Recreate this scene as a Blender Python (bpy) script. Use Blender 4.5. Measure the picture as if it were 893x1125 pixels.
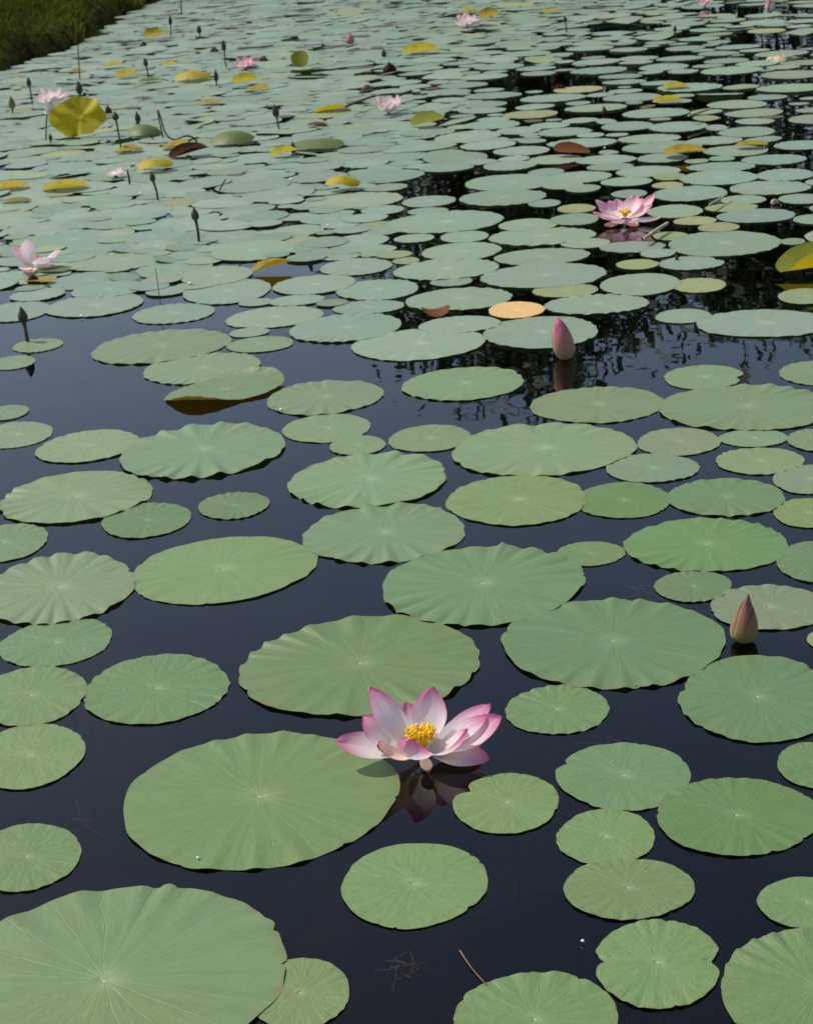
import bpy, bmesh, math, random
import numpy as np
from mathutils import Vector, Matrix
for _o in list(bpy.data.objects): bpy.data.objects.remove(_o)
S = bpy.context.scene; COL = S.collection
R = math.radians

# ------------------------------------------------------------------ camera, sky, sun, exposure
W, H, F = 893.0, 1125.0, 1950.0           # photograph size and focal length in its pixels
CAM_H, PITCH, ROLL = 1.30, R(20.25), R(4.0)
C0 = Vector((0, 0, CAM_H))
FWD = Vector((0, math.cos(PITCH), -math.sin(PITCH)))
_r0 = Vector((1, 0, 0)); _u0 = Vector((0, math.sin(PITCH), math.cos(PITCH)))
RIGHT = _r0*math.cos(ROLL) - _u0*math.sin(ROLL)
UP = _u0*math.cos(ROLL) + _r0*math.sin(ROLL)
cd = bpy.data.cameras.new('camera'); cam = bpy.data.objects.new('camera', cd); COL.objects.link(cam)
M3 = Matrix((RIGHT, UP, -FWD)).transposed()
cam.matrix_world = Matrix.Translation(C0) @ M3.to_4x4()
cd.sensor_fit = 'VERTICAL'; cd.sensor_height = 24.0; cd.lens = F/H*24.0
cd.clip_start = 0.05; cd.clip_end = 2000
cd.dof.use_dof = True; cd.dof.focus_distance = 2.75; cd.dof.aperture_fstop = 13
S.camera = cam

SUN_EL = R(54); SUN_AZ = R(-64)           # azimuth from +Y (ahead of the camera) towards +X
sun_dir = Vector((math.sin(SUN_AZ)*math.cos(SUN_EL), math.cos(SUN_AZ)*math.cos(SUN_EL), math.sin(SUN_EL)))
wd = bpy.data.worlds.new('World'); S.world = wd; wd.use_nodes = True
wn = wd.node_tree; bg = wn.nodes['Background']
sky = wn.nodes.new('ShaderNodeTexSky'); sky.sky_type = 'NISHITA'; sky.sun_disc = False
sky.sun_elevation = SUN_EL; sky.sun_rotation = SUN_AZ
sky.air_density = 1.0; sky.dust_density = 2.3; sky.ozone_density = 1.0
wn.links.new(sky.outputs[0], bg.inputs[0]); bg.inputs[1].default_value = 0.125
ld = bpy.data.lights.new('sun', 'SUN'); ld.energy = 3.5; ld.angle = R(0.6); ld.color = (1.0, 0.95, 0.87)
sun = bpy.data.objects.new('sun', ld); COL.objects.link(sun)
sun.rotation_euler = sun_dir.to_track_quat('Z', 'Y').to_euler(); sun.location = (-6, 8, 14)
S.view_settings.view_transform = 'Standard'; S.view_settings.look = 'None'
S.view_settings.exposure = 0.24; S.view_settings.gamma = 1.0; S.view_settings.use_curve_mapping = False
S.cycles.max_bounces = 8; S.cycles.transparent_max_bounces = 8

# ------------------------------------------------------------------ helpers
rng = np.random.default_rng(11); rnd = random.Random(5)

def ray(px, py):
    return (FWD + RIGHT*((px-W/2)/F) - UP*((py-H/2)/F))
def ground(px, py, z=0.0):
    d = ray(px, py); t = (z-CAM_H)/d.z
    return C0 + d*t
def mpp(p):                                # metres per photo pixel at a point
    return (p-C0).dot(FWD)/F
def upright(base, px, py, dy=0.0):         # point seen at a pixel, on the vertical plane through base (+dy further off)
    d = ray(px, py); t = (base.y+dy)/d.y
    return C0 + d*t
def to_px(p):
    v = Vector(p)-C0; z = v.dot(FWD)
    return W/2 + F*v.dot(RIGHT)/z, H/2 - F*v.dot(UP)/z

def link(o, parent=None):
    COL.objects.link(o)
    if parent: o.parent = parent
    return o
def mesh_obj(name, verts, faces, mat, parent=None, uv=None, smooth=True, loc=None):
    me = bpy.data.meshes.new(name); me.from_pydata([tuple(v) for v in verts], [], faces)
    if uv is not None:
        l = me.uv_layers.new(name='UVMap')
        idx = np.empty(len(me.loops), dtype=np.int32); me.loops.foreach_get('vertex_index', idx)
        l.data.foreach_set('uv', np.asarray(uv, dtype=np.float32)[idx].ravel())
    if smooth: me.polygons.foreach_set('use_smooth', [True]*len(me.polygons))
    me.materials.append(mat); me.update()
    o = bpy.data.objects.new(name, me); link(o, parent)
    if loc is not None: o.location = loc
    return o
def empty(name, loc):
    o = bpy.data.objects.new(name, None); o.empty_display_size = 0.05; link(o); o.location = loc
    return o
def tag(o, label=None, cat=None, group=None, kind=None):
    if label: o['label'] = label
    if cat: o['category'] = cat
    if group: o['group'] = group
    if kind: o['kind'] = kind
    return o

def tube(pts, rads, n=8, cap=True):
    pts = [Vector(p) for p in pts]; V = []; Fc = []
    ref = Vector((0.31, 0.9, 0.27)).normalized()
    for i, p in enumerate(pts):
        t = (pts[min(i+1, len(pts)-1)] - pts[max(i-1, 0)]).normalized()
        a = t.cross(ref)
        if a.length < 1e-3: a = t.cross(Vector((1, 0, 0)))
        a.normalize(); b = t.cross(a)
        for k in range(n):
            an = 2*math.pi*k/n
            V.append(p + (a*math.cos(an)+b*math.sin(an))*rads[i])
    for i in range(len(pts)-1):
        for k in range(n):
            k2 = (k+1) % n
            Fc.append((i*n+k, i*n+k2, (i+1)*n+k2, (i+1)*n+k))
    if cap:
        Fc.append(tuple(range(n-1, -1, -1))); m = (len(pts)-1)*n
        Fc.append(tuple(range(m, m+n)))
    return V, Fc
def join(parts):
    V = []; Fc = []
    for v, f in parts:
        o = len(V); V += list(v); Fc += [tuple(i+o for i in q) for q in f]
    return V, Fc
def bez(a, b, c, n):
    return [a*((1-t)**2) + b*(2*t*(1-t)) + c*(t*t) for t in [i/(n-1) for i in range(n)]]

# ------------------------------------------------------------------ materials
def newmat(name):
    m = bpy.data.materials.new(name); m.use_nodes = True
    nt = m.node_tree; nt.nodes.clear()
    out = nt.nodes.new('ShaderNodeOutputMaterial')
    return m, nt, out
class N:
    def __init__(s, nt): s.nt = nt
    def node(s, t, **kw):
        n = s.nt.nodes.new(t)
        for k, v in kw.items(): setattr(n, k, v)
        return n
    def lk(s, a, b): s.nt.links.new(a, b)
    def put(s, sock, v):
        if isinstance(v, bpy.types.NodeSocket): s.lk(v, sock)
        else: sock.default_value = v
    def math(s, op, a, b=0.0, c=0.0, clamp=False):
        n = s.node('ShaderNodeMath', operation=op); n.use_clamp = clamp
        s.put(n.inputs[0], a); s.put(n.inputs[1], b); s.put(n.inputs[2], c)
        return n.outputs[0]
    def mix(s, f, a, b, blend='MIX'):
        n = s.node('ShaderNodeMix', data_type='RGBA', blend_type=blend)
        s.put(n.inputs[0], f)
        for i, v in ((6, a), (7, b)):
            s.put(n.inputs[i], v if isinstance(v, bpy.types.NodeSocket) else (tuple(v)+(1,))[:4])
        return n.outputs[2]
    def step(s, v, lo, hi, a=0.0, b=1.0):
        n = s.node('ShaderNodeMapRange', interpolation_type='SMOOTHSTEP')
        s.put(n.inputs[0], v); n.inputs[1].default_value = lo; n.inputs[2].default_value = hi
        n.inputs[3].default_value = a; n.inputs[4].default_value = b
        return n.outputs[0]
    def noise(s, vec, scale, detail=3.0, rough=0.5):
        n = s.node('ShaderNodeTexNoise'); 
        if vec is not None: s.lk(vec, n.inputs['Vector'])
        n.inputs['Scale'].default_value = scale; n.inputs['Detail'].default_value = detail
        n.inputs['Roughness'].default_value = rough
        return n.outputs['Fac']

def leaf_nodes(g, colour, seedv, veins=21):
    """surface of a lotus leaf: radial veins, mottling, brown nibbled rim; returns colour, bump height"""
    tc = g.node('ShaderNodeUVMap', uv_map='UVMap')
    v = g.node('ShaderNodeVectorMath', operation='MULTIPLY_ADD'); g.lk(tc.outputs[0], v.inputs[0])
    v.inputs[1].default_value = (2, 2, 0); v.inputs[2].default_value = (-1, -1, 0)
    sep = g.node('ShaderNodeSeparateXYZ'); g.lk(v.outputs[0], sep.inputs[0])
    ln = g.node('ShaderNodeVectorMath', operation='LENGTH'); g.lk(v.outputs[0], ln.inputs[0])
    r = ln.outputs['Value']
    ang = g.math('ARCTAN2', sep.outputs[1], sep.outputs[0])
    off = g.node('ShaderNodeCombineXYZ'); g.lk(sep.outputs[0], off.inputs[0]); g.lk(sep.outputs[1], off.inputs[1])
    g.lk(g.math('MULTIPLY', seedv, 37.0), off.inputs[2])
    P = off.outputs[0]
    wob = g.math('MULTIPLY', g.math('SUBTRACT', g.noise(P, 2.2, 2), 0.5), 0.16)
    a2 = g.math('ADD', ang, wob)
    s1 = g.math('ABSOLUTE', g.math('SINE', g.math('MULTIPLY', a2, veins/2.0)))
    line = g.math('MULTIPLY', s1, g.math('ADD', r, 0.03))
    vein = g.step(line, 0.0, 0.075, 1.0, 0.0)
    vfade = g.math('MULTIPLY', vein, g.step(r, 0.12, 0.95, 0.75, 0.12))
    # finer, broken rays round the middle
    ray_c = g.node('ShaderNodeCombineXYZ')
    g.lk(g.math('COSINE', ang), ray_c.inputs[0]); g.lk(g.math('SINE', ang), ray_c.inputs[1])
    g.lk(g.math('ADD', g.math('MULTIPLY', seedv, 21.0), g.math('MULTIPLY', r, 0.25)), ray_c.inputs[2])
    rays = g.noise(ray_c.outputs[0], 7.0, 4, 0.65)
    big = g.noise(P, 1.3, 4, 0.6); fine = g.noise(P, 9.0, 5, 0.62)
    c = g.mix(g.step(big, 0.35, 0.72, 0.0, 0.6), colour, g.mix(1.0, colour, (1.12, 0.97, 0.86), 'MULTIPLY'))
    c = g.mix(g.step(rays, 0.38, 0.66, 0.0, 0.5), c, g.mix(1.0, c, (0.80, 0.83, 0.86), 'MULTIPLY'))
    c = g.mix(g.step(fine, 0.45, 0.75, 0.0, 0.22), c, g.mix(1.0, c, (1.28, 1.2, 1.1), 'MULTIPLY'))
    pale = g.noise(ray_c.outputs[0], 15.0, 3, 0.6)
    c = g.mix(g.math('MULTIPLY', g.step(pale, 0.52, 0.72, 0.0, 0.55), g.step(r, 0.05, 0.75, 1.0, 0.15)), c, g.mix(1.0, c, (1.4, 1.25, 1.4), 'MULTIPLY'))
    dust = g.noise(P, 30.0, 4, 0.7); c = g.mix(g.step(dust, 0.56, 0.74, 0.0, 0.28), c, g.mix(1.0, c, (1.45, 1.3, 1.4), 'MULTIPLY'))
    blot = g.noise(P, 2.6, 5, 0.7); c = g.mix(g.step(blot, 0.58, 0.78, 0.0, 0.5), c, g.mix(1.0, c, (1.25, 1.0, 0.75), 'MULTIPLY'))
    c = g.mix(g.math('MULTIPLY', vfade, 0.30), c, g.mix(1.0, c, (1.5, 1.35, 1.4), 'MULTIPLY'))
    c = g.mix(g.step(r, 0.0, 0.22, 0.5, 0.0), c, g.mix(1.0, c, (1.7, 1.5, 1.8), 'MULTIPLY'))
    # worn rim
    rn = g.math('ADD', r, g.math('MULTIPLY', g.math('SUBTRACT', g.noise(P, 6.0, 3), 0.5), 0.16))
    c = g.mix(g.math('MULTIPLY', g.step(rn, 0.945, 1.03, 0.0, 0.8), g.step(g.noise(P, 1.7, 2), 0.42, 0.62, 0.15, 1.0)), c, (0.17, 0.135, 0.05))
    spots = g.noise(P, 19.0, 3, 0.6)
    c = g.mix(g.step(spots, 0.71, 0.76, 0.0, 0.4), c, (0.075, 0.055, 0.025))
    hgt = g.math('ADD', g.math('MULTIPLY', vein, -0.13), g.math('ADD', g.math('MULTIPLY', rays, g.math('MULTIPLY', r, 0.9)), g.math('ADD', g.math('MULTIPLY', fine, 0.5), g.math('MULTIPLY', big, 1.2))))
    return c, hgt

LEAF_ROUGH = 0.47
def leaf_shader(g, out, c, hgt, trans=(0.10, 0.20, 0.03), tf=0.10, sheen=0.35, ior=1.42):
    bp = g.node('ShaderNodeBump'); bp.inputs['Strength'].default_value = 0.6; bp.inputs['Distance'].default_value = 0.004
    g.lk(hgt, bp.inputs['Height'])
    p = g.node('ShaderNodeBsdfPrincipled'); g.lk(c, p.inputs['Base Color'])
    p.inputs['Roughness'].default_value = LEAF_ROUGH; p.inputs['IOR'].default_value = ior
    p.inputs['Sheen Weight'].default_value = sheen; p.inputs['Sheen Roughness'].default_value = 0.24
    p.inputs['Sheen Tint'].default_value = (0.86, 0.95, 0.98, 1)
    g.lk(bp.outputs[0], p.inputs['Normal'])
    t = g.node('ShaderNodeBsdfTranslucent'); g.put(t.inputs[0], trans if isinstance(trans, bpy.types.NodeSocket) else tuple(trans)+(1,))
    mx = g.node('ShaderNodeMixShader'); mx.inputs[0].default_value = tf
    g.lk(p.outputs[0], mx.inputs[1]); g.lk(t.outputs[0], mx.inputs[2]); g.lk(mx.outputs[0], out.inputs[0])

def mat_leaf():
    m, nt, out = newmat('lotus_leaf'); g = N(nt)
    oi = g.node('ShaderNodeObjectInfo')
    c, h = leaf_nodes(g, oi.outputs['Color'], oi.outputs['Random'])
    leaf_shader(g, out, c, h); return m
def mat_leaf_mass():
    m, nt, out = newmat('lotus_leaf_mass'); g = N(nt)
    at = g.node('ShaderNodeAttribute', attribute_name='tint')
    c, h = leaf_nodes(g, at.outputs['Color'], at.outputs['Alpha'])
    leaf_shader(g, out, c, h); return m
def mat_curled(name, top, under, tf=0.25, spots=0.5, yel=False, sheen=0.06, ior=1.35):
    m, nt, out = newmat(name); g = N(nt)
    oi = g.node('ShaderNodeObjectInfo'); geo = g.node('ShaderNodeNewGeometry')
    tc = g.node('ShaderNodeUVMap', uv_map='UVMap')
    c0, h = leaf_nodes(g, g.mix(geo.outputs['Backfacing'], top, under), oi.outputs['Random'])
    n = g.noise(tc.outputs[0], 4.0, 4, 0.6)
    c1 = g.mix(g.step(n, 0.5, 0.68, 0.0, spots), c0, (0.10, 0.055, 0.012))
    leaf_shader(g, out, c1, h, g.mix(0.4, c1, (0.75, 0.60, 0.02)) if yel else c1, tf, sheen, ior); return m

def mat_water():
    m, nt, out = newmat('pond_water'); g = N(nt)
    tc = g.node('ShaderNodeTexCoord')
    mp = g.node('ShaderNodeMapping'); g.lk(tc.outputs['Object'], mp.inputs[0]); mp.inputs['Scale'].default_value = (1, 1, 1)
    n1 = g.noise(mp.outputs[0], 5.0, 2, 0.45); n2 = g.noise(mp.outputs[0], 0.9, 2, 0.5)
    hgt = g.math('ADD', g.math('MULTIPLY', n1, 0.35), n2)
    bp = g.node('ShaderNodeBump'); bp.inputs['Strength'].default_value = 0.09; bp.inputs['Distance'].default_value = 0.02
    g.lk(hgt, bp.inputs['Height'])
    fr = g.node('ShaderNodeFresnel'); fr.inputs[0].default_value = 1.333; g.lk(bp.outputs[0], fr.inputs[1])
    gl = g.node('ShaderNodeBsdfGlossy'); gl.inputs['Roughness'].default_value = 0.012; g.lk(bp.outputs[0], gl.inputs['Normal'])
    gl.inputs[0].default_value = (1, 1, 1, 1)
    tr = g.node('ShaderNodeBsdfTransparent'); tr.inputs[0].default_value = (0.24, 0.24, 0.24, 1)
    mx = g.node('ShaderNodeMixShader'); g.lk(fr.outputs[0], mx.inputs[0]); g.lk(tr.outputs[0], mx.inputs[1]); g.lk(gl.outputs[0], mx.inputs[2])
    g.lk(mx.outputs[0], out.inputs[0]); return m

def mat_simple(name, col, rough=0.6, var=0.3, scale=20.0, col2=None, tf=0.0, spec=0.4):
    m, nt, out = newmat(name); g = N(nt)
    tc = g.node('ShaderNodeTexCoord'); n = g.noise(tc.outputs['Object'], scale, 4, 0.6)
    c = g.mix(g.step(n, 0.3, 0.7), tuple(x*(1-var) for x in col), col2 if col2 else tuple(x*(1+var) for x in col))
    p = g.node('ShaderNodeBsdfPrincipled'); g.lk(c, p.inputs['Base Color']); p.inputs['Roughness'].default_value = rough
    p.inputs['Specular IOR Level'].default_value = spec
    bp = g.node('ShaderNodeBump'); bp.inputs['Strength'].default_value = 0.3; bp.inputs['Distance'].default_value = 0.004
    g.lk(n, bp.inputs['Height']); g.lk(bp.outputs[0], p.inputs['Normal'])
    if tf > 0:
        t = g.node('ShaderNodeBsdfTranslucent'); g.lk(c, t.inputs[0])
        mx = g.node('ShaderNodeMixShader'); mx.inputs[0].default_value = tf
        g.lk(p.outputs[0], mx.inputs[1]); g.lk(t.outputs[0], mx.inputs[2]); g.lk(mx.outputs[0], out.inputs[0])
    else: g.lk(p.outputs[0], out.inputs[0])
    return m

def mat_petal(name, base, mid, tip, t0=0.25, t1=0.95, tf=0.3):
    m, nt, out = newmat(name); g = N(nt)
    uv = g.node('ShaderNodeUVMap', uv_map='UVMap'); sp = g.node('ShaderNodeSeparateXYZ'); g.lk(uv.outputs[0], sp.inputs[0])
    oi = g.node('ShaderNodeObjectInfo')
    u = g.math('ABSOLUTE', g.math('MULTIPLY_ADD', sp.outputs[0], 2.0, -1.0)); v = sp.outputs[1]
    cv = g.node('ShaderNodeCombineXYZ'); g.lk(g.math('MULTIPLY', sp.outputs[0], 14.0), cv.inputs[0])
    g.lk(g.math('MULTIPLY', v, 0.9), cv.inputs[1]); g.lk(g.math('MULTIPLY', oi.outputs['Random'], 31.0), cv.inputs[2])
    st = g.noise(cv.outputs[0], 1.8, 3, 0.55)
    vv = g.math('ADD', v, g.math('ADD', g.math('MULTIPLY', g.math('SUBTRACT', st, 0.5), 0.3), g.math('MULTIPLY', g.math('POWER', u, 2.5), 0.22)))
    c = g.mix(g.step(vv, 0.10, 0.60), base, mid)
    c = g.mix(g.step(vv, t0+0.30, t1+0.08), c, tip)
    c = g.mix(g.step(st, 0.4, 0.7, 0.0, 0.22), c, g.mix(1.0, c, (0.86, 0.66, 0.78), 'MULTIPLY'))
    p = g.node('ShaderNodeBsdfPrincipled'); g.lk(c, p.inputs['Base Color']); p.inputs['Roughness'].default_value = 0.5
    p.inputs['Sheen Weight'].default_value = 0.15; p.inputs['Specular IOR Level'].default_value = 0.3
    bp = g.node('ShaderNodeBump'); bp.inputs['Strength'].default_value = 0.35; bp.inputs['Distance'].default_value = 0.0015
    g.lk(st, bp.inputs['Height']); g.lk(bp.outputs[0], p.inputs['Normal'])
    t = g.node('ShaderNodeBsdfTranslucent'); g.lk(c, t.inputs[0])
    mx = g.node('ShaderNodeMixShader'); mx.inputs[0].default_value = tf
    g.lk(p.outputs[0], mx.inputs[1]); g.lk(t.outputs[0], mx.inputs[2]); g.lk(mx.outputs[0], out.inputs[0])
    return m

M_LEAF = mat_leaf(); M_MASS = mat_leaf_mass(); M_WATER = mat_water()
M_HUB = mat_simple('leaf_hub', (0.36, 0.38, 0.20), 0.5, 0.2, 60)
M_STEM = mat_simple('stem', (0.05, 0.052, 0.022), 0.6, 0.4, 60)
M_DARKBUD = mat_simple('dark_bud', (0.035, 0.045, 0.022), 0.55, 0.4, 40, col2=(0.06, 0.045, 0.03))
M_PETAL = mat_petal('petal_pink', (0.90, 0.85, 0.74), (0.90, 0.81, 0.83), (0.72, 0.17, 0.38), t0=.24, t1=1.0, tf=.5)
M_PETAL_SOFT = mat_petal('petal_soft_pink', (0.90, 0.80, 0.74), (0.89, 0.70, 0.73), (0.78, 0.34, 0.44), t0=.3, tf=.38)
M_PETAL_PALE = mat_petal('petal_pale', (0.88, 0.84, 0.74), (0.88, 0.80, 0.78), (0.82, 0.62, 0.66), tf=.35)
M_SEPAL = mat_petal('sepal', (0.88, 0.76, 0.56), (0.88, 0.62, 0.50), (0.62, 0.13, 0.07), t0=.45, t1=1.0, tf=0.25)
M_BUDPINK = mat_petal('bud_petal_pink', (0.38, 0.27, 0.12), (0.40, 0.17, 0.13), (0.62, 0.11, 0.24), tf=0.06)
M_BUDTAN = mat_petal('bud_petal_tan', (0.25, 0.22, 0.06), (0.24, 0.11, 0.06), (0.15, 0.035, 0.04), tf=0.04)
M_STAMEN = mat_simple('stamen', (1.0, 0.74, 0.05), 0.5, 0.12, 90, tf=0.4)
M_POD = mat_simple('seed_pod', (0.90, 0.68, 0.08), 0.5, 0.15, 60)
M_YELLOW = mat_curled('yellow_leaf', (0.42, 0.345, 0.006), (0.48, 0.38, 0.008), 0.32, 0.6, True)
M_YELBROWN = mat_curled('browning_leaf', (0.34, 0.25, 0.010), (0.28, 0.15, 0.010), 0.25, 0.85, True)
M_OLIVEDOME = mat_curled('olive_leaf', (0.105, 0.145, 0.035), (0.30, 0.24, 0.02), 0.15, 0.3, False, 0.0)
M_GREENCURL = mat_curled('green_curled_leaf', (0.15, 0.22, 0.11), (0.36, 0.22, 0.02), 0.15, 0.15)
M_YELGREEN = mat_curled('yellow_green_leaf', (0.16, 0.19, 0.012), (0.58, 0.43, 0.01), 0.3, 0.2, True)
M_BROWN = mat_curled('dead_leaf', (0.045, 0.015, 0.010), (0.05, 0.016, 0.010), 0.1, 0.5, False, 0.0, 1.12)
M_RUST = mat_curled('rusty_leaf', (0.14, 0.045, 0.012), (0.15, 0.055, 0.014), 0.15, 0.5, False, 0.0, 1.2)
M_STICK = mat_simple('dry_stalk', (0.38, 0.30, 0.20), 0.7, 0.3, 40)
M_TWIG = mat_simple('twig', (0.05, 0.035, 0.022), 0.8, 0.4, 40)
M_REDTWIG = mat_simple('red_twig', (0.13, 0.06, 0.03), 0.6, 0.3, 40)
M_MUD = mat_simple('pond_bed', (0.010, 0.011, 0.015), 0.9, 0.4, 3, spec=0.05)
M_BANK = mat_simple('bank_soil', (0.020, 0.013, 0.006), 0.95, 0.5, 4, col2=(0.036, 0.040, 0.006), spec=0.03)
M_GRASS = mat_simple('grass', (0.085, 0.098, 0.008), 0.8, 0.45, 0.8, tf=0.3, spec=0.08)
M_BARK = mat_simple('bark', (0.07, 0.055, 0.04), 0.9, 0.4, 8)
M_FOLIAGE = mat_simple('foliage', (0.045, 0.075, 0.02), 0.6, 0.4, 1.2, tf=0.2)
M_WEED = mat_simple('water_weed', (0.42, 0.28, 0.10), 0.8, 0.4, 30)
M_DROP = mat_simple('dew', (0.85, 0.85, 0.85), 0.05, 0.02, 5, spec=1.0)

# ------------------------------------------------------------------ the setting: ground under and round the pond, water, grass
shore = [ground(*p) for p in ((-260, 150), (-120, 112), (0, 76), (60, 57), (100, 35), (135, 14), (178, -3))]
shore = [Vector((p.x, p.y, 0)) for p in shore]
d_end = (shore[-1]-shore[-2]).normalized(); shore.append(shore[-1]+d_end*6)
far_y = max(27.5, shore[-1].y)
def left_dist(x, y):                        # signed distance to the left shoreline, positive on the bank
    best = 1e9; sg = -1
    for a, b in zip(shore[:-1], shore[1:]):
        ax, ay, bx, by = a.x, a.y, b.x, b.y
        t = max(0, min(1, ((x-ax)*(bx-ax)+(y-ay)*(by-ay))/((bx-ax)**2+(by-ay)**2)))
        qx, qy = ax+t*(bx-ax), ay+t*(by-ay); d = math.hypot(x-qx, y-qy)
        if d < best: best = d; sg = 1 if (bx-ax)*(y-ay)-(by-ay)*(x-ax) > 0 else -1
    return best*sg
def bank_h(x, y):
    s = max(left_dist(x, y), y-(far_y+0.5*math.sin(x*0.35)), abs(x)-40, -14-y)
    s += 0.10*math.sin(x*2.3+y*1.7)+0.06*math.sin(x*5.1-y*3.9)
    if s < -0.5: return -0.5
    if s < 0.12: return -0.5+0.62*((s+0.5)/0.62)**1.6
    return 0.12+0.16*min(1, (s-0.12)/0.8)+0.02*min(s, 12)
xs = np.concatenate([np.linspace(-400, -42, 8), np.linspace(-38, -10, 12), np.arange(-9.6, -0.8, 0.16), np.linspace(-0.5, 40, 44), np.linspace(46, 400, 8)])
ys = np.concatenate([np.linspace(-60, -16, 5), np.linspace(-13, 9, 16), np.arange(9.5, 24, 0.22), np.linspace(24.3, 33, 30), np.linspace(36, 600, 14)])
V = [(x, y, bank_h(x, y)) for y in ys for x in xs]; nx = len(xs)
Fc = [(j*nx+i, j*nx+i+1, (j+1)*nx+i+1, (j+1)*nx+i) for j in range(len(ys)-1) for i in range(nx-1)]
tag(mesh_obj('ground', V, Fc, M_BANK), kind='structure')
tag(mesh_obj('pond_water', [(-45, -18, 0), (45, -18, 0), (45, 34, 0), (-45, 34, 0)], [(0, 1, 2, 3)], M_WATER), kind='structure')

def build_grass():
    V = []; Fc = []
    r = random.Random(3); n = 0
    while n < 70000:
        if r.random() < 0.8: x = r.uniform(-10, -1.5); y = r.uniform(10, 27)
        else: x = r.uniform(-22, 34); y = r.uniform(27, 31)
        h0 = bank_h(x, y)
        if h0 < 0.0: continue
        n += 1
        L = r.uniform(0.04, 0.13)*(1.0 if y < 27 else 1.8); a = r.uniform(0, 6.283); w = 0.007+0.004*(y > 18)
        dx, dy = math.cos(a), math.sin(a); ln = r.uniform(0.3, 1.2)*L; b = r.uniform(0, 6.283)
        lx, ly = math.cos(b)*ln, math.sin(b)*ln; i = len(V)
        V += [(x-dx*w, y-dy*w, h0-0.01), (x+dx*w, y+dy*w, h0-0.01), (x+dx*w*.7+lx*.4, y+dy*w*.7+ly*.4, h0+L*.6), (x-dx*w*.7+lx*.4, y-dy*w*.7+ly*.4, h0+L*.6), (x+lx, y+ly, h0+L)]
        Fc += [(i, i+1, i+2, i+3), (i+3, i+2, i+4)]
    return mesh_obj('grass', V, Fc, M_GRASS, smooth=False)
tag(build_grass(), 'short olive grass covering the bank at the pond edge', 'grass', kind='stuff')

# ------------------------------------------------------------------ trees beyond the far end (they darken the water)
def tree(x, y, h, cw, seed, label, nleaf=6000, low=0.22):
    r = random.Random(seed); z0 = bank_h(x, y)
    root = empty('leafy_tree', (x, y, z0)); tag(root, label, 'tree', 'trees mirrored in the pond')
    parts = []; tips = []
    top = Vector((r.uniform(-.4, .4), r.uniform(-.4, .4), h*0.8))
    tr = [Vector((0, 0, -0.2)), Vector((r.uniform(-.1, .1), 0, h*.25)), top*0.6+Vector((r.uniform(-.3, .3), 0, 0)), top]
    parts.append(tube(tr, [h*.028, h*.02, h*.012, h*.004], 10))
    for k in range(13):
        t = r.uniform(low, 0.95); p0 = Vector((0, 0, h*.8*t)) + Vector((r.uniform(-.1, .1), r.uniform(-.1, .1), 0))
        a = k*2.4+r.uniform(-.4, .4); ln = cw*(0.55+0.45*math.sin(math.pi*min(1, t*1.05)))*r.uniform(.7, 1.1)
        p2 = p0+Vector((math.cos(a)*ln, math.sin(a)*ln, ln*r.uniform(.15, .8)))
        p1 = (p0+p2)/2+Vector((0, 0, -.1*ln))
        parts.append(tube([p0, p1, p2], [h*.009, h*.006, h*.002], 6)); tips += [p2, (p1+p2)/2]
    tips.append(top+Vector((0, 0, h*.08)))
    v, f = join(parts); mesh_obj('trunk', v, f, M_BARK, root)
    V = []; Fc = []
    for k in range(nleaf):
        c = r.choice(tips); s = cw*0.28
        p = c+Vector((r.gauss(0, s), r.gauss(0, s), r.gauss(0, s*.7)))
        if p.z < 0.25: continue
        a = Vector((r.gauss(0, 1), r.gauss(0, 1), r.gauss(0, 1))).normalized(); b = a.orthogonal().normalized()
        L = r.uniform(.10, .22)*(0.6+h*.05); w = L*.4; i = len(V)
        V += [p-a*L, p+b*w, p+a*L, p-b*w]; Fc.append((i, i+1, i+2, i+3))
    mesh_obj('crown', V, Fc, M_FOLIAGE, root, smooth=False)
tree(2.7, 31.0, 8.0, 2.7, 1, 'tall leafy tree mirrored as dark branches round the pink bud', 9000)
tree(6.6, 32.0, 7.4, 2.6, 2, 'broad tree mirrored in the black water at the right edge', 8000)
tree(11.5, 33.0, 8.2, 3.2, 3, 'spreading tree standing right of the mirrored broad tree', 4200)
tree(-1.2, 34.0, 5.2, 2.0, 4, 'low tree left of the tall tree mirrored by the pink bud', 3200, 0.1)
tree(-5.5, 35.0, 4.6, 2.2, 6, 'bushy tree beyond the grassy bank of the pond', 3000, 0.1)
tree(0.8, 36.5, 4.6, 2.1, 7, 'small bush tree half behind the tall mirrored tree', 3000, 0.1)
tree(4.8, 36.0, 6.6, 2.8, 8, 'dense tree filling the gap behind the two mirrored trees', 4200, 0.1)

tree(3.9, 29.6, 3.6, 2.2, 9, 'low leafy thicket at the water edge under the tall tree', 4200, 0.02)
tree(8.6, 29.8, 4.2, 2.4, 10, 'low leafy thicket at the water edge on the right', 4200, 0.02)
tree(13.6, 30.4, 4.4, 2.5, 12, 'low leafy thicket at the far right end of the shore', 3600, 0.02)

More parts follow.
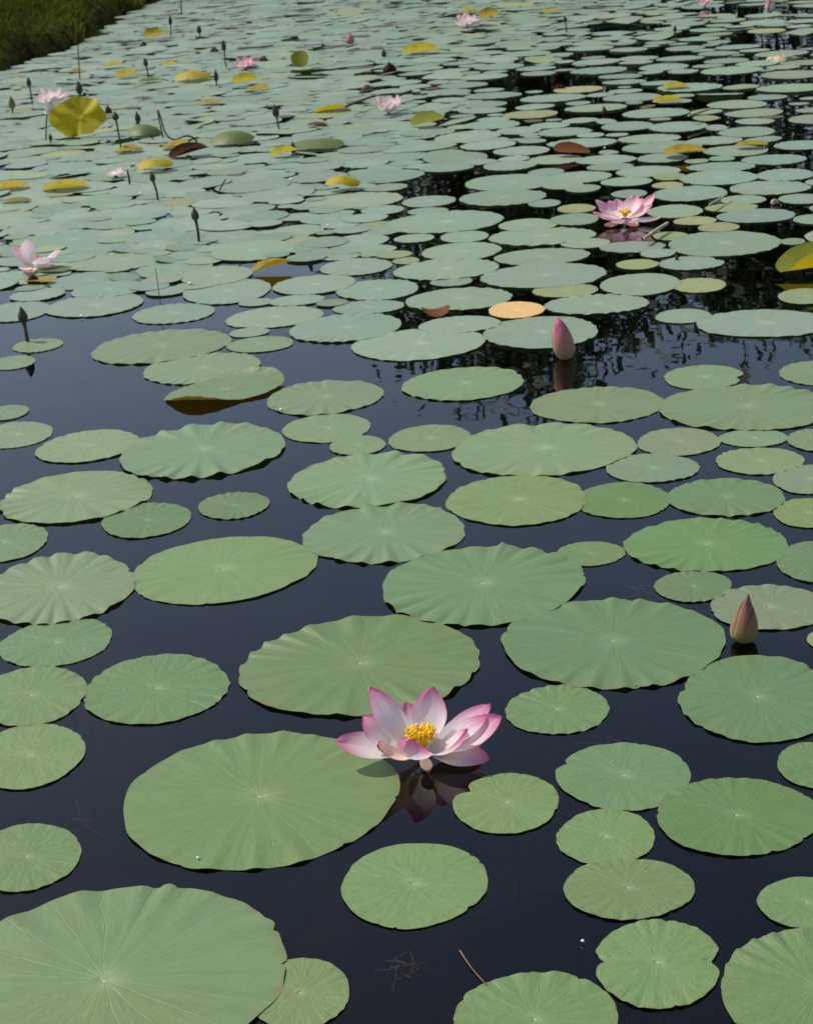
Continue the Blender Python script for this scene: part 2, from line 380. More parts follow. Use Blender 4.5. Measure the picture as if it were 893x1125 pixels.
# ------------------------------------------------------------------ lotus leaves
def leaf_geo(seed, seg, rings, rad, wav=1.0, notches=(), sx=1.0, sy=1.0, nicks=3, folds=()):
    """flat lotus leaf lying in XY, radius rad*(sx,sy); returns verts, faces, uv"""
    q = np.random.default_rng(seed); th = np.arange(seg)/seg*2*np.pi
    p = q.uniform(0, 6.28, 12); nv = int(q.integers(17, 23))
    Rr = 1 + .016*np.sin(2*th+p[0]) + .014*np.sin(3*th+p[1]) + .008*np.sin(5*th+p[2]) + .006*np.sin(9*th+p[6])
    Rr += .0045*wav*np.sin(nv*th+p[3])*(1+.6*np.sin(2*th+p[4]))
    dist = lambda a: np.abs((th-a+np.pi) % (2*np.pi)-np.pi)
    for k in range(nicks):
        a = q.uniform(0, 6.28); Rr -= q.uniform(.006, .034)*np.exp(-(dist(a)/q.uniform(.015, .045))**2)
    for a, dep, w in notches: Rr -= dep*np.exp(-(dist(a)/w)**1.6)
    z_r = []
    V = [(0, 0, -.0015)]; UV = [(.5, .5)]
    amp = wav*q.uniform(.45, 1.2)
    for r in rings:
        x = rad*sx*Rr*r*np.cos(th); y = rad*sy*Rr*r*np.sin(th)
        st = .50-.10*min(1, max(0, wav-1)*1.6)
        ph = nv*th+p[3]+2.2*np.sin(2*th+p[10])+1.2*np.sin(3*th+p[0])+.5*np.sin(7*th+p[4])
        z = rad*(.0022*r**3*np.sin(2*th+p[5]) + .0018*r**3*np.sin(3*th+p[7])
                 + amp*(.026-.012*min(.7, max(0, wav-1.1)))*max(0, r-st)**1.25*(np.sin(ph)+.35*np.sin(2*ph+p[8]))*(.65+.45*np.sin(2*th+p[11])) )
        z += .010*rad*(1-r**2)
        z -= .006*rad*math.exp(-(r/.09)**2)
        for a, w, hh in folds:
            d = ((th-a+np.pi) % (2*np.pi)-np.pi)/w
            z += hh*.5*rad*(r**4)*(np.exp(-d**2)-.75*np.exp(-((d-1.1)*1.6)**2))
        V += list(zip(x, y, z)); UV += list(zip(.5+.5*r*np.cos(th), .5+.5*r*np.sin(th)))
    n = len(rings); last = 1+(n-1)*seg
    rim = V[last:last+seg]; ruv = UV[last:last+seg]; k0 = len(V)
    V += rim; UV += ruv; V += [(v[0]*.998, v[1]*.998, v[2]-.001*min(1, rad*5)) for v in rim]; UV += ruv
    Fc = [(0, 1+k, 1+(k+1) % seg) for k in range(seg)]
    for i in range(n):
        a = 1+i*seg; b = a+seg
        if i == n-1: a = k0; b = k0+seg
        for k in range(seg):
            k2 = (k+1) % seg; Fc.append((a+k, b+k, b+k2, a+k2))
    return V, Fc, UV
RINGS_N = (.04, .09, .16, .28, .42, .56, .68, .78, .86, .92, .965, 1.0)
RINGS_M = (.08, .25, .5, .75, .9, 1.0)
RINGS_F = (.3, .8, 1.0)

TONE = {'g': (.120, .198, .076), 'n': (.136, .212, .074), 'p': (.166, .222, .122), 'y': (.235, .270, .105), 'o': (.60, .39, .15), 'b': (.196, .272, .176), 'd': (.108, .196, .062), 'l': (.160, .232, .110)}  # tone b (far leaves) is lightened in colour to imitate sky sheen on wax
hub_me = None
def hub_mesh():
    global hub_me
    if hub_me is None:
        V = []; Fc = []; seg = 14
        prof = [(0, .55), (.45, .6), (.75, .3), (.8, .75), (1.0, .0)]
        V.append((0, 0, .5))
        for r, z in prof[1:]:
            for k in range(seg):
                a = 6.2832*k/seg; rr = r*(1+.12*math.sin(3*a)); V.append((rr*math.cos(a), rr*.8*math.sin(a), z*.5))
        Fc = [(0, 1+k, 1+(k+1) % seg) for k in range(seg)]
        for i in range(len(prof)-2):
            for k in range(seg):
                k2 = (k+1) % seg; Fc.append((1+i*seg+k, 1+(i+1)*seg+k, 1+(i+1)*seg+k2, 1+i*seg+k2))
        o = mesh_obj('hub', V, Fc, M_HUB); hub_me = o.data; bpy.data.objects.remove(o)
    return hub_me
LEAVES = []                                # (point, radius) of every leaf placed, for packing
ITEMS = []                                 # leaves waiting for a label
seed_n = [100]
def jit(c, a=.10):
    k = 1+rnd.uniform(-a, a); return (c[0]*k*(1+rnd.uniform(-a, a)*.7), c[1]*k, c[2]*k*(1+rnd.uniform(-a, a)*.9), 1.0)
def place_leaf(cx, cy, w, h, tone='g', label=None, notches=(), wav=1.0, z=None, folds=(), full=True, tilt=None, nicks=6):
    P = ground(cx, cy); m = mpp(P); dep = math.asin(CAM_H/(P-C0).length)
    rx = w/2*m; ry = h/2*m/math.sin(dep); ry = min(max(ry, .8*rx), 1.22*rx)
    seed_n[0] += 1; sd = seed_n[0]
    big = w >= 55
    V, Fc, UV = leaf_geo(sd, 200 if w > 110 else 120 if big else 48, RINGS_N if big else RINGS_M, rx, wav, notches, 1.0, ry/rx, nicks, folds)
    zz = .0035+.006*rx if z is None else z
    zmin = min(v[2] for v in V[:-(200 if w > 110 else 120 if big else 48)])
    if z is None: zz = rnd.uniform(.0005, .0014)-zmin*.9
    loc = Vector((P.x, P.y, zz))
    az = math.atan2(P.x, P.y)
    col = jit(TONE[tone])
    if full and big:
        root = empty('lotus_leaf', loc); b = mesh_obj('blade', V, Fc, M_LEAF, root, UV); b.color = col
        hb = bpy.data.objects.new('hub', hub_mesh()); link(hb, root)
        s = .022*rx+.0025; hb.scale = (s*1.2, s, s*.4); hb.location = (0, 0, -.0005-.006*rx); hb.rotation_euler.z = rnd.uniform(0, 6)
        pts = [Vector((0, 0, -.004)), Vector((.01, .02, -.12)), Vector((.03, .05, -.45-zz))]
        v, f = tube(pts, [.006, .005, .005], 6); mesh_obj('stalk', v, f, M_STEM, root)
    else:
        root = mesh_obj('lotus_leaf', V, Fc, M_LEAF, None, UV); root.location = loc; root.color = col
    t = tilt if tilt else (rnd.uniform(-.002, .002), rnd.uniform(-.002, .002))
    root.rotation_euler = (t[0], t[1], -az)
    LEAVES.append((P.x, P.y, (rx+ry)/2))
    if label: tag(root, label, 'lotus leaf', 'floating lotus leaves')
    else: ITEMS.append((root, cx, cy, w, tone))
    return root

PI = math.pi
near = [
 (115,1080,404,206,'g','huge green leaf with a raised crease, filling the lower left corner',dict(folds=((1.10,.07,.065),),notches=((1.03,.025,.03),),wav=1.0)),
 (330,1092,108,94,'n','small pale leaf tucked under the right side of the huge corner leaf',dict(z=.002)),
 (285,876,299,148,'g','large green leaf with the front pink flower resting on its right side',dict(folds=((.62,.08,.05),))),
 (396,731,268,106,'g','broad wavy leaf lying directly behind the front pink flower',dict(wav=1.3)),
 (673,706,247,97,'g','broad leaf reaching the foot of the tan pointed bud',{}),
 (530,643,223,86,'g','broad wavy leaf with a small nick on its far rim, mid foreground',dict(folds=((1.35,.04,.06),),wav=1.2)),
 (172,757,160,74,'g','oval leaf alone in dark water left of the broad wavy leaf behind the flower',dict(wav=1.2)),
 (612,780,115,53,'g','small scalloped leaf alone right of the front pink flower',dict(wav=1.3)),
 (685,853,148,73,'g','round leaf with a nick at its left, touching the smaller leaf in front',dict(notches=((PI*.88,.10,.10),))),
 (665,920,108,60,'n','small leaf between the nicked round leaf and the leaf below it',{}),
 (690,977,141,67,'n','plain pale centred leaf behind the leaf with two notches',{}),
 (722,1059,138,107,'n','leaf with deep notches on both sides and a fold across',dict(notches=((PI,.20,.13),(0.05,.15,.13)),folds=((PI-.06,.12,-.05),(.02,.12,-.05)))),
 (809,897,176,85,'d','wide deep green leaf lying at the lower right edge',{}),
 (895,841,84,53,'g','leaf cut by the right edge behind the wide deep green leaf',{}),
 (832,767,172,101,'g','large wavy leaf cut by right edge just in front of the tan bud',dict(notches=((PI*.95,.05,.08),),wav=1.2)),
 (556,883,115,66,'n','notched leaf half shaded by the front pink flower, right of it',dict(notches=((PI*.83,.22,.13),))),
 (455,972,163,90,'n','round yellow green leaf in open water in front of the flower',dict(wav=.5)),
 (588,1121,182,105,'n','leaf cut by the bottom edge with a brown stick beside it',dict(notches=((.95,.03,.05),))),
 (885,993,104,56,'g','small leaf at the right edge behind the bottom corner leaf',{}),
 (900,1090,218,138,'n','large yellow green leaf filling the bottom right corner',dict(wav=1.3)),
 (30,942,118,80,'n','leaf cut by left edge just behind the huge corner leaf',{}),
 (32,831,124,74,'n','smooth pinkish rimmed leaf at the left edge, level with the front flower',dict(wav=.5)),
 (35,765,122,64,'g','scalloped leaf at left edge beside the lone oval leaf',dict(wav=1.3)),
 (62,706,126,50,'g','oval leaf at the left edge in front of the big striped left leaf',dict(wav=.7)),
 (66,647,166,80,'l','big pale leaf with strong radial folds at the left edge',dict(wav=1.7)),
 (5,597,96,53,'g','leaf cut by the left edge behind the big radially folded leaf',dict(wav=1.5)),
 (246,626,203,71,'n','large smooth oval leaf tilted right, alone left of centre',dict(wav=.8)),
 (84,547,168,53,'l','wide oval leaf with wavy front rim at the left side',dict(wav=1.5)),
 (161,572,97,38,'g','small oval leaf between the wide wavy leaf and the smooth oval leaf',{}),
 (257,556,78,29,'g','small lone leaf in open water left of the wavy central leaf',{}),
 (422,586,180,64,'l','large pleated leaf left of centre, closest of the pleated pair',dict(wav=1.8)),
 (405,528,172,60,'l','large pleated leaf, farther of the pleated pair left of centre',dict(wav=1.8)),
 (223,496,181,57,'l','large pleated leaf in front of the curled leaf with orange underside',dict(wav=1.5)),
 (97,491,114,33,'l','oval leaf with a frayed far rim, left of the large pleated leaf',dict(nicks=7)),
 (18,478,80,30,'l','leaf at left edge, nearer of two beside open grey water',{}),
 (8,454,48,18,'l','small leaf at left edge, farther of two beside open grey water',dict(full=False)),
 (596,494,204,57,'l','broad flat leaf with a pinched far rim at the centre right',dict(notches=((PI*.53,.06,.08),))),
 (568,550,155,54,'n','yellowish ribbed leaf in front of the broad pinched leaf',dict(wav=1.4)),
 (684,550,102,40,'d','deep green leaf pinched on its left, right of the yellowish ribbed leaf',dict(notches=((PI*.92,.08,.12),))),
 (797,547,130,41,'g','flat oval leaf right of the deep green pinched leaf',{}),
 (887,564,76,32,'n','small leaf at the right edge in front of the flat oval leaf',{}),
 (888,527,78,40,'p','dull pinkish leaf cut by the right edge',{}),
 (897,484,64,34,'l','smooth leaf cut by right edge behind the dull pinkish leaf',{}),
 (834,507,97,29,'l','narrow oval leaf left of the dull pinkish edge leaf',{}),
 (716,515,103,31,'p','pinkish grey leaf with green flush, in front of its mauve rimmed twin',{}),
 (745,486,92,30,'p','mauve rimmed greenish leaf behind the pinkish grey leaf',{}),
 (827,482,75,19,'l','thin notched leaf with white specks at its left tip',dict(notches=((1.2,.2,.15),))),
 (775,599,180,58,'d','large deep green leaf with pinched far left rim, right foreground',dict(notches=((PI*.72,.05,.09),))),
 (648,609,75,27,'g','little leaf with its dark stalk showing in the water below',{}),
 (761,645,84,34,'g','small leaf between the large deep green leaf and the broad bud leaf',{}),
 (903,618,100,60,'g','leaf cut by the right edge beside the large deep green leaf',dict(wav=1.3)),
 (845,668,128,50,'p','greyish pink leaf just behind the tan pointed bud',{}),
 (908,703,44,34,'y','yellow green sliver of leaf at the right edge by the tan bud',dict(full=False)),
 (819,448,190,50,'l','very wide pale leaf with a nicked far rim at the right edge',dict(notches=((PI*.55,.04,.05),(PI*.3,.03,.05)))),
 (656,445,145,40,'l','smooth pale oval leaf in front of the large pink bud',{}),
 (773,415,86,27,'l','leaf with a rounded notch at its right end by the tree reflection',dict(notches=((-.1,.18,.2),))),
 (897,410,80,38,'l','leaf cut by right edge behind the very wide pale leaf',{}),
 (509,422,134,36,'l','smooth oval leaf lying in the dark tree reflection left of the pink bud',{}),
 (472,482,92,29,'l','narrow yellowish leaf behind the broad pinched leaf',{}),
 (393,490,62,21,'l','tiny oval leaf behind the farther pleated leaf',{}),
 (359,471,97,31,'l','pale leaf with pinkish rim left of the tiny oval leaf',{}),
 (357,437,128,37,'l','pale wavy leaf touching the right tip of the orange lipped curled leaf',dict(wav=1.4)),
 (222,405,131,32,'l','pale leaf partly covered by the orange lipped curled leaf',{}),
 (177,381,152,35,'l','large smooth leaf behind the leaf under the curled leaf',{}),
 (286,379,73,17,'l','small pale leaf right of the large smooth one in grey water',{}),
 (42,380,56,14,'l','small leaf under the dark bud at the left edge',dict(full=False)),
 (14,399,50,15,'l','small leaf at the left edge in front of the dark bud',dict(full=False)),
]
for cx, cy, w, h, t, lab, kw in near: place_leaf(cx, cy, w, h, t, lab, **kw)

mid = '''460 379 146 34 b;594 366 125 35 b;18 343 76 24 b;105 336 106 24 b;42 325 60 13 b;120 319 82 17 b;98 309 88 18 b;191 345 91 21 b;192 296 85 19 b;134 287 121 20 b
238 304 82 20 b;250 321 98 26 b;282 333 40 8 b;302 349 110 22 b;274 366 44 10 b;78 264 102 20 b;48 251 90 14 b;140 234 100 14 b;125 247 60 11 b;168 261 76 13 b;99 274 80 12 b
560 201 100 18 b;552 218 96 17 b;489 245 130 23 b;580 248 66 13 b;595 260 118 18 b;507 277 89 19 b;595 283 105 17 b;490 297 118 22 b;496 310 47 10 b;597 304 140 26 b;504 329 119 24 b
621 320 73 15 y;505 358 91 18 b;655 335 113 21 b;391 294 81 18 b;415 319 91 22 b;345 314 92 20 b;326 331 62 11 b;405 338 78 14 b;380 361 124 30 b;365 334 34 8 p;372 282 50 9 b;413 275 45 9 b
433 281 40 8 y;446 287 30 9 y;332 266 40 10 y;395 266 65 14 b;327 254 60 12 b;412 248 40 8 y;455 263 45 9 b;510 261 54 13 b;471 222 60 12 b;470 233 45 8 b;388 221 110 17 b
757 213 82 16 b;845 207 88 15 b;741 233 61 19 b;631 242 54 13 b;633 230 42 11 y;816 220 50 10 b;803 229 58 9 y;830 238 85 15 b;880 219 50 11 b;893 242 44 14 b;763 244 47 9 y;789 251 46 10 y
736 260 38 10 y;795 268 124 27 b;694 272 72 12 b;643 268 54 11 b;722 279 38 10 b;700 292 48 11 y;759 290 70 15 b;703 313 87 24 b;767 314 60 16 y;750 348 60 16 b;840 356 148 28 b;885 327 60 18 l
870 266 28 8 l;618 204 47 9 b;640 208 39 9 b;688 200 56 10 b;637 195 70 12 b;712 189 71 12 b;733 204 34 8 y;789 196 84 16 b;862 193 63 13 b;735 195 36 8 y;691 214 40 9 b;792 184 74 10 b;670 184 52 8 b
598 224 36 9 b;727 162 86 13 b;820 146 62 11 b;744 140 64 11 b;689 139 57 10 b;639 158 76 10 b;713 153 68 9 b;720 125 74 10 b;729 74 54 9 b;665 176 66 10 b;850 176 70 11 b;610 176 60 10 b;880 160 60 10 b
785 155 60 9 b;620 146 60 9 b;600 190 40 8 b;560 183 60 10 b'''
special = {(759,290): dict(notches=((.5,.15,.2),)), (767,314): dict(notches=((2.6,.12,.2),)), (700,292): dict(notches=((.6,.1,.2),))}
for s in mid.replace('\n', ';').split(';'):
    a = s.split(); cx, cy, w, h = map(float, a[:4])
    place_leaf(cx, cy, w, h, a[4], None, full=(w >= 100), wav=.8, z=.0025+rnd.uniform(0, .003), **special.get((int(cx), int(cy)), {}))
o = place_leaf(567, 341, 62, 19, 'o', 'flat orange yellow leaf, the only one, left of the large pink bud', full=False, wav=.4)

# packing of the crowded far part of the pond
OPEN = [(600, 91, 75, 6), (800, 88, 120, 4), (858, 46, 60, 6), (872, 143, 50, 9), (655, 127, 45, 5), (770, 150, 45, 6), (620, 163, 40, 7), (690, 30, 50, 3), (560, 112, 30, 4), (820, 12, 90, 3), (700, 60, 60, 3), (760, 118, 40, 4)]
def pack():
    cell = .5; grid = {}
    def add(x, y, r, k):
        grid.setdefault((int(x//cell), int(y//cell)), []).append((x, y, r, k))
    for x, y, r in LEAVES: add(x, y, r, 0)
    q = np.random.default_rng(4); out = []
    for stage, (n, lo, hi) in enumerate(((6000, .125, .178), (16000, .09, .135), (26000, .065, .10), (34000, .04, .07))):
        for _ in range(n):
            y = math.sqrt(q.uniform(5.2**2, 26.5**2)); x = q.uniform(-.29, .29)*y
            px, py = to_px((x, y, 0)); dens = 1-min(1, max(0, (px-395-60*math.sin(py*.045+.6)-max(0, 90-py)*1.1)/240))
            if not (py < 186 or (px < 430 and py < 286) or (px < 235 and py < 322 and stage > 1) or px > 905): continue
            if px < -10 and py > 340: continue
            if left_dist(x, y) > -.15: continue
            r = q.uniform(lo, hi); k = (.80*dens+.98*(1-dens)) if stage < 2 else (.62*dens+.98*(1-dens))
            if (stage == 3 and q.random() < .62*(1-dens)) or (stage == 2 and q.random() < .38*(1-dens)): continue
            if any(((px-a)/b/1.1)**2+((py-c)/e/1.35)**2 < 1 for a, c, b, e in OPEN): continue   # patches of open water
            ok = True; gx, gy = int(x//cell), int(y//cell)
            for i in (-1, 0, 1):
                for j in (-1, 0, 1):
                    for (a, b, c, kk) in grid.get((gx+i, gy+j), ()):
                        if (a-x)**2+(b-y)**2 < (k*(r+c))**2: ok = False; break
                    if not ok: break
                if not ok: break
            if ok: add(x, y, r, 1); out.append((x, y, r, px, py, dens))
    return out
auto = pack()
vis = [a for a in auto if -20 < a[3] < W+20 and -8 < a[4] < H]
vis.sort(key=lambda a: -a[2]/a[1]); 
n_ind = 300 - len(LEAVES)
ind = vis[:n_ind]; ind_set = set(id(a) for a in ind)
far_meshes = []
for k in range(14):
    v, f, u = leaf_geo(900+k, 40, RINGS_M, 1.0, .9, (), 1.0, 1.0, 3)
    o = mesh_obj('lotus_leaf', v, f, M_LEAF, None, u); far_meshes.append(o.data); bpy.data.objects.remove(o)
def far_tone(q, dens):
    x = q.random()
    if x < .04: return 'y'
    if x < .06: return 'p'
    return 'b'
q = random.Random(8)
for (x, y, r, px, py, dens) in ind:
    o = bpy.data.objects.new('lotus_leaf', rnd.choice(far_meshes)); link(o)
    t = far_tone(q, dens)
    o.location = (x, y, .003+q.uniform(.0, .005)); o.scale = (r, r*q.uniform(.9, 1.05), r); o.color = jit(TONE[t], .14)
    tl = .015
    o.rotation_euler = (q.uniform(-tl, tl), q.uniform(-tl, tl), q.uniform(0, 6.28))
    ITEMS.append((o, px, py, 2*r/mpp(Vector((x, y, 0))), t))
def mass():
    V = []; Fc = []; UV = []; T = []
    geos = [leaf_geo(950+k, 22, RINGS_F, 1.0, 1.0, (), 1, 1, 2) for k in range(10)]
    for a in auto:
        if id(a) in ind_set: continue
        x, y, r, px, py, dens = a; v, f, u = q.choice(geos); off = len(V)
        tl = .02 if q.random() < .86 else .16
        m = Matrix.Translation((x, y, .003+q.uniform(.0, .005))) @ Matrix.Rotation(q.uniform(0, 6.28), 4, 'Z') @ Matrix.Rotation(q.uniform(-tl, tl), 4, 'X') @ Matrix.Rotation(q.uniform(-tl, tl), 4, 'Y') @ Matrix.Scale(r, 4)
        V += [m @ Vector(p) for p in v]; Fc += [tuple(i+off for i in g) for g in f]; UV += u
        t = far_tone(q, dens); c = jit(TONE[t], .16)
        if r/y < .0058 and q.random() < .16: c = (.09, .05, .018, 1)
        T += [(c[0], c[1], c[2], q.random())]*1*len(v) if False else [(c[0], c[1], c[2], (x*7.3+y*3.1) % 1.0)]*len(v)
    o = mesh_obj('lotus_leaves', V, Fc, M_MASS, None, UV)
    at = o.data.attributes.new('tint', 'FLOAT_COLOR', 'POINT'); at.data.foreach_set('color', np.asarray(T, dtype=np.float32).ravel())
    return o
tag(mass(), 'crowded carpet of tiny grey green lotus leaves covering the upper pond', 'lotus leaves', kind='stuff')

# ------------------------------------------------------------------ curled, domed and upright leaves
def curl_geo(seed, rad, sy, bend, seg=64):
    V, Fc, UV = leaf_geo(seed, seg, RINGS_N, rad, 1.1, (), 1.0, sy, 3)
    return [bend(Vector(v), rad) for v in V], Fc, UV
def bend_fn(k_neg, k_pos, start=0.0, ang=0.0):
    """bend the leaf about an axis at angle ang: curvature (1/rad) of either side beyond start; positive lifts the side"""
    ca, sa = math.cos(ang), math.sin(ang)
    def f(p, rad):
        u = -p.x*sa+p.y*ca; w = p.x*ca+p.y*sa; z = p.z
        for sgn, k in ((-1, k_neg), (1, k_pos)):
            d = u*sgn-start*rad
            if d > 0 and abs(k) > 1e-4:
                kk = k/rad; u = sgn*(start*rad+math.sin(kk*d)/kk-z*math.sin(kk*d)); z = (1-math.cos(kk*d))/kk + z*math.cos(kk*d)
        return Vector((w*ca-u*sa, w*sa+u*ca, z))
    return f
def dome(hh, wave=.04, ph=0.0):
    def f(p, rad):
        r2 = (p.x*p.x+p.y*p.y)/(rad*rad); a = math.atan2(p.y, p.x)
        return Vector((p.x, p.y, p.z+hh*rad*(1-r2)+wave*rad*r2*math.sin(3*a+ph)))
    return f
def cup_wave(k, w1, ang):
    g = bend_fn(k, k, .0, ang)
    def f(p, rad):
        r = math.hypot(p.x, p.y)/rad; a = math.atan2(p.y, p.x)
        p = Vector((p.x*(1+.06*math.sin(4*a+1)*r), p.y*(1+.06*math.sin(5*a)*r), p.z+w1*rad*r*r*math.sin(4*a+.8)+.5*w1*rad*r*r*math.sin(7*a)))
        return g(p, rad)
    return f
def curled(px, py, w, mat, bend, label, sy=1.0, rot=(0, 0, 0), z=.02, name='curled_leaf', group='curled and upright leaves', seed=None):
    P = ground(px, py); m = mpp(P); rad = w/2*m
    v, f, u = curl_geo(seed or int(px*7+py), rad, sy, bend)
    o = mesh_obj(name, v, f, mat, None, u); o.location = (P.x, P.y, z); o.rotation_euler = rot
    return tag(o, label, 'leaf', group)
# orange-lipped leaf in open grey water
curled(248, 430, 134, M_GREENCURL, bend_fn(2.3, 1.9, .47, R(-40)), 'curled green leaf with orange underside lip, alone in grey water', .72, (R(.5), R(-2), R(24)), .006)
# upright yellow leaf on the left
curled(91, 152, 68, M_YELLOW, cup_wave(.7, .17, R(88)), 'large yellow leaf standing upright by the pink flower on its stem', .64, (R(66), R(-4), R(-6)), .115, 'upright_leaf')
curled(171, 190, 40, M_YELLOW, dome(.34, .07), 'yellow domed leaf above a dark bud stem on the left', .85, (R(6), 0, 0), .035, 'domed_leaf')
curled(256, 160, 50, M_OLIVEDOME, dome(.36, .03), 'olive green domed leaf with a yellow front rim', 1.0, (R(4), 0, 0), .03, 'domed_leaf')
curled(160, 151, 36, M_OLIVEDOME, dome(.42, .05), 'dark olive domed leaf behind the bent double stem', 1.0, (R(4), R(8), 0), .03, 'domed_leaf')
curled(72, 210, 52, M_YELLOW, bend_fn(1.1, .5, .1, R(6)), 'long yellow leaf with curled front lip near the left edge', .8, (R(6), 0, 0), .02)
curled(12, 210, 42, M_YELLOW, bend_fn(1.0, .5, .1, R(4)), 'yellow curled leaf cut by the left edge', .8, (R(6), 0, 0), .02)
curled(18, 224, 34, M_YELGREEN, bend_fn(1.2, .5, .1, R(-8)), 'small yellow green curled leaf below the yellow leaf at the left edge', .6, (R(4), 0, 0), .015)
curled(195, 165, 34, M_YELBROWN, bend_fn(.9, .6, .1, R(-8)), 'olive yellow leaf lying under the end of the bent stem', .9, (R(8), 0, 0), .02)
curled(143, 169, 30, M_YELBROWN, bend_fn(.6, .9, .1, R(8)), 'brownish yellow leaf at the foot of a dark stem', .8, (R(5), 0, 0), .02)
curled(212, 90, 40, M_YELLOW, dome(.33, .05), 'yellow green domed leaf left of the small bright pink flower', .9, (R(4), 0, 0), .03, 'domed_leaf')
curled(140, 87, 26, M_YELLOW, bend_fn(.9, .6, .0, R(15)), 'small yellow folded leaf behind the upright yellow leaf', .8, (R(15), 0, 0), .03)
curled(126, 76, 24, M_YELLOW, bend_fn(.7, .7, .0, R(5)), 'thin yellow leaf near the grassy bank', .7, (R(6), 0, 0), .03)
curled(171, 45, 24, M_YELBROWN, bend_fn(.9, .9, .0, R(20)), 'farthest crumpled yellow leaf beside the bank', .9, (R(22), 0, 0), .05)
curled(187, 75, 17, M_YELLOW, bend_fn(.8, .5, .0, R(5)), 'tiny yellow leaf left of the domed yellow green leaf', .8, (R(10), 0, 0), .03)
curled(165, 92, 24, M_OLIVEDOME, bend_fn(.8, .5, .0, R(10)), 'small olive leaf at the foot of a far bud stem', .8, (R(6), 0, 0), .02)
curled(270, 97, 30, M_YELLOW, bend_fn(.7, .8, .0, R(10)), 'yellow leaf crumpled below the small bright pink flower', .9, (R(14), 0, 0), .05)
curled(284, 103, 26, M_YELBROWN, bend_fn(1.2, .4, .0, R(-10)), 'brown curled leaf against the crumpled yellow leaf', .7, (R(18), 0, 0), .03)
curled(331, 82, 21, M_YELGREEN, bend_fn(.6, .6, .0, R(90)), 'round dark green leaf standing upright far back', .9, (R(62), 0, 0), .10, 'upright_leaf')
curled(364, 124, 38, M_YELLOW, bend_fn(1.5, .4, .05, R(6)), 'yellow rolled leaf left of the pale cup shaped flower', .8, (R(4), R(-4), 0), .02)
curled(470, 141, 37, M_YELGREEN, bend_fn(.9, .7, .05, R(6)), 'olive yellow leaf right of the pale cup shaped flower', .9, (R(16), R(-6), 0), .04)
curled(377, 211, 39, M_YELLOW, dome(.42, .10, 1.0), 'bright mustard humped leaf in the middle of the crowded leaves', .8, (R(6), R(5), 0), .035, 'domed_leaf')
curled(312, 174, 30, M_YELLOW, bend_fn(.8, .8, .0, R(12)), 'yellow leaf with a dark bud poking up behind', .8, (R(12), R(-6), 0), .03)
curled(348, 164, 62, M_OLIVEDOME, dome(.18, .03), 'wide low domed green leaf right of the yellow leaf and bud', .9, (R(3), 0, 0), .02, 'domed_leaf')
curled(44, 313, 34, M_YELBROWN, bend_fn(1.4, .4, .1, R(-14)), 'folded yellow green scrap of leaf in front of the ragged white lotus', .6, (R(5), 0, 0), .015)
curled(61, 300, 34, M_OLIVEDOME, bend_fn(.5, .4, .2, R(-10)), 'flat olive leaf under the ragged white lotus', .8, (R(2), 0, 0), .012)
curled(462, 60, 40, M_YELLOW, bend_fn(.5, .9, .0, R(4)), 'long yellow leaf behind the pale cup shaped flower', .8, (R(9), 0, 0), .03)
curled(299, 298, 46, M_YELBROWN, bend_fn(1.7, .6, .05, R(14)), 'rolled brown leaf with dark shade under it, left of centre', .75, (R(4), R(-6), 0), .02)
curled(742, 99, 29, M_YELLOW, bend_fn(.8, .6, .0, R(3)), 'yellow leaf in the right distance, farther of a pair', .8, (R(6), 0, 0), .02)
curled(733, 115, 33, M_YELLOW, bend_fn(1.0, .5, .0, R(3)), 'yellow leaf in the right distance, nearer of a pair', .8, (R(8), 0, 0), .02)
curled(752, 174, 48, M_YELBROWN, bend_fn(.9, .7, .1, R(3)), 'brown rimmed yellow leaf cupped on dark water at the right', .8, (R(5), 0, 0), .03)
curled(628, 172, 40, M_RUST, bend_fn(.7, .6, .0, R(5)), 'rust brown leaf standing in the dark water gap', .7, (R(18), R(8), 0), .03, 'dead_leaf')
curled(825, 164, 36, M_YELBROWN, bend_fn(.9, .5, .0, R(-5)), 'brown and yellow leaf right of the cupped brown rimmed leaf', .7, (R(6), 0, 0), .02)
curled(208, 174, 44, M_BROWN, bend_fn(1.6, 1.3, .0, R(12)), 'crumpled dark red brown dead leaf beside the bent stem', .7, (R(14), R(-8), 0), .03, 'dead_leaf')
curled(902, 301, 100, M_YELGREEN, bend_fn(2.0, .75, .02, R(-4)), 'yellow and green curled leaf cut by the right edge', .85, (R(8), R(-4), R(6)), .03)
curled(479, 347, 36, M_RUST, bend_fn(.9, .9, .05, R(95)), 'small leaf with curled brown ends by the orange leaf', .9, (R(2), 0, 0), .01)
curled(149+200, 141, 22, M_RUST, bend_fn(.5, .5, .0, R(5)), 'small brown oval leaf left of the olive yellow leaf', .8, (R(2), 0, 0), .02, 'dead_leaf')
curled(517, 18, 20, M_YELLOW, bend_fn(.8, .5, .0, R(5)), 'yellow leaf behind the farthest pale pink flower', .8, (R(10), 0, 0), .05)
curled(538, 24, 22, M_YELBROWN, bend_fn(.8, .8, .0, R(15)), 'dark tipped yellow leaf right of the farthest pale pink flower', .9, (R(28), 0, 0), .06)
curled(605, 15, 22, M_YELLOW, bend_fn(.5, .5, .0, R(5)), 'pale yellow leaf near the top, right of the farthest pale flower', .8, (R(4), 0, 0), .02)
curled(232, 116, 26, M_YELBROWN, bend_fn(.5, .5, .0, R(5)), 'faded orange patched leaf below the domed yellow green leaf', .8, (R(3), 0, 0), .02)
curled(65+20, 385-310+6, 18, M_YELBROWN, bend_fn(.7, .7, .0, R(5)), 'small yellow leaf at the foot of the tall thin far stem', .8, (R(6), 0, 0), .02)

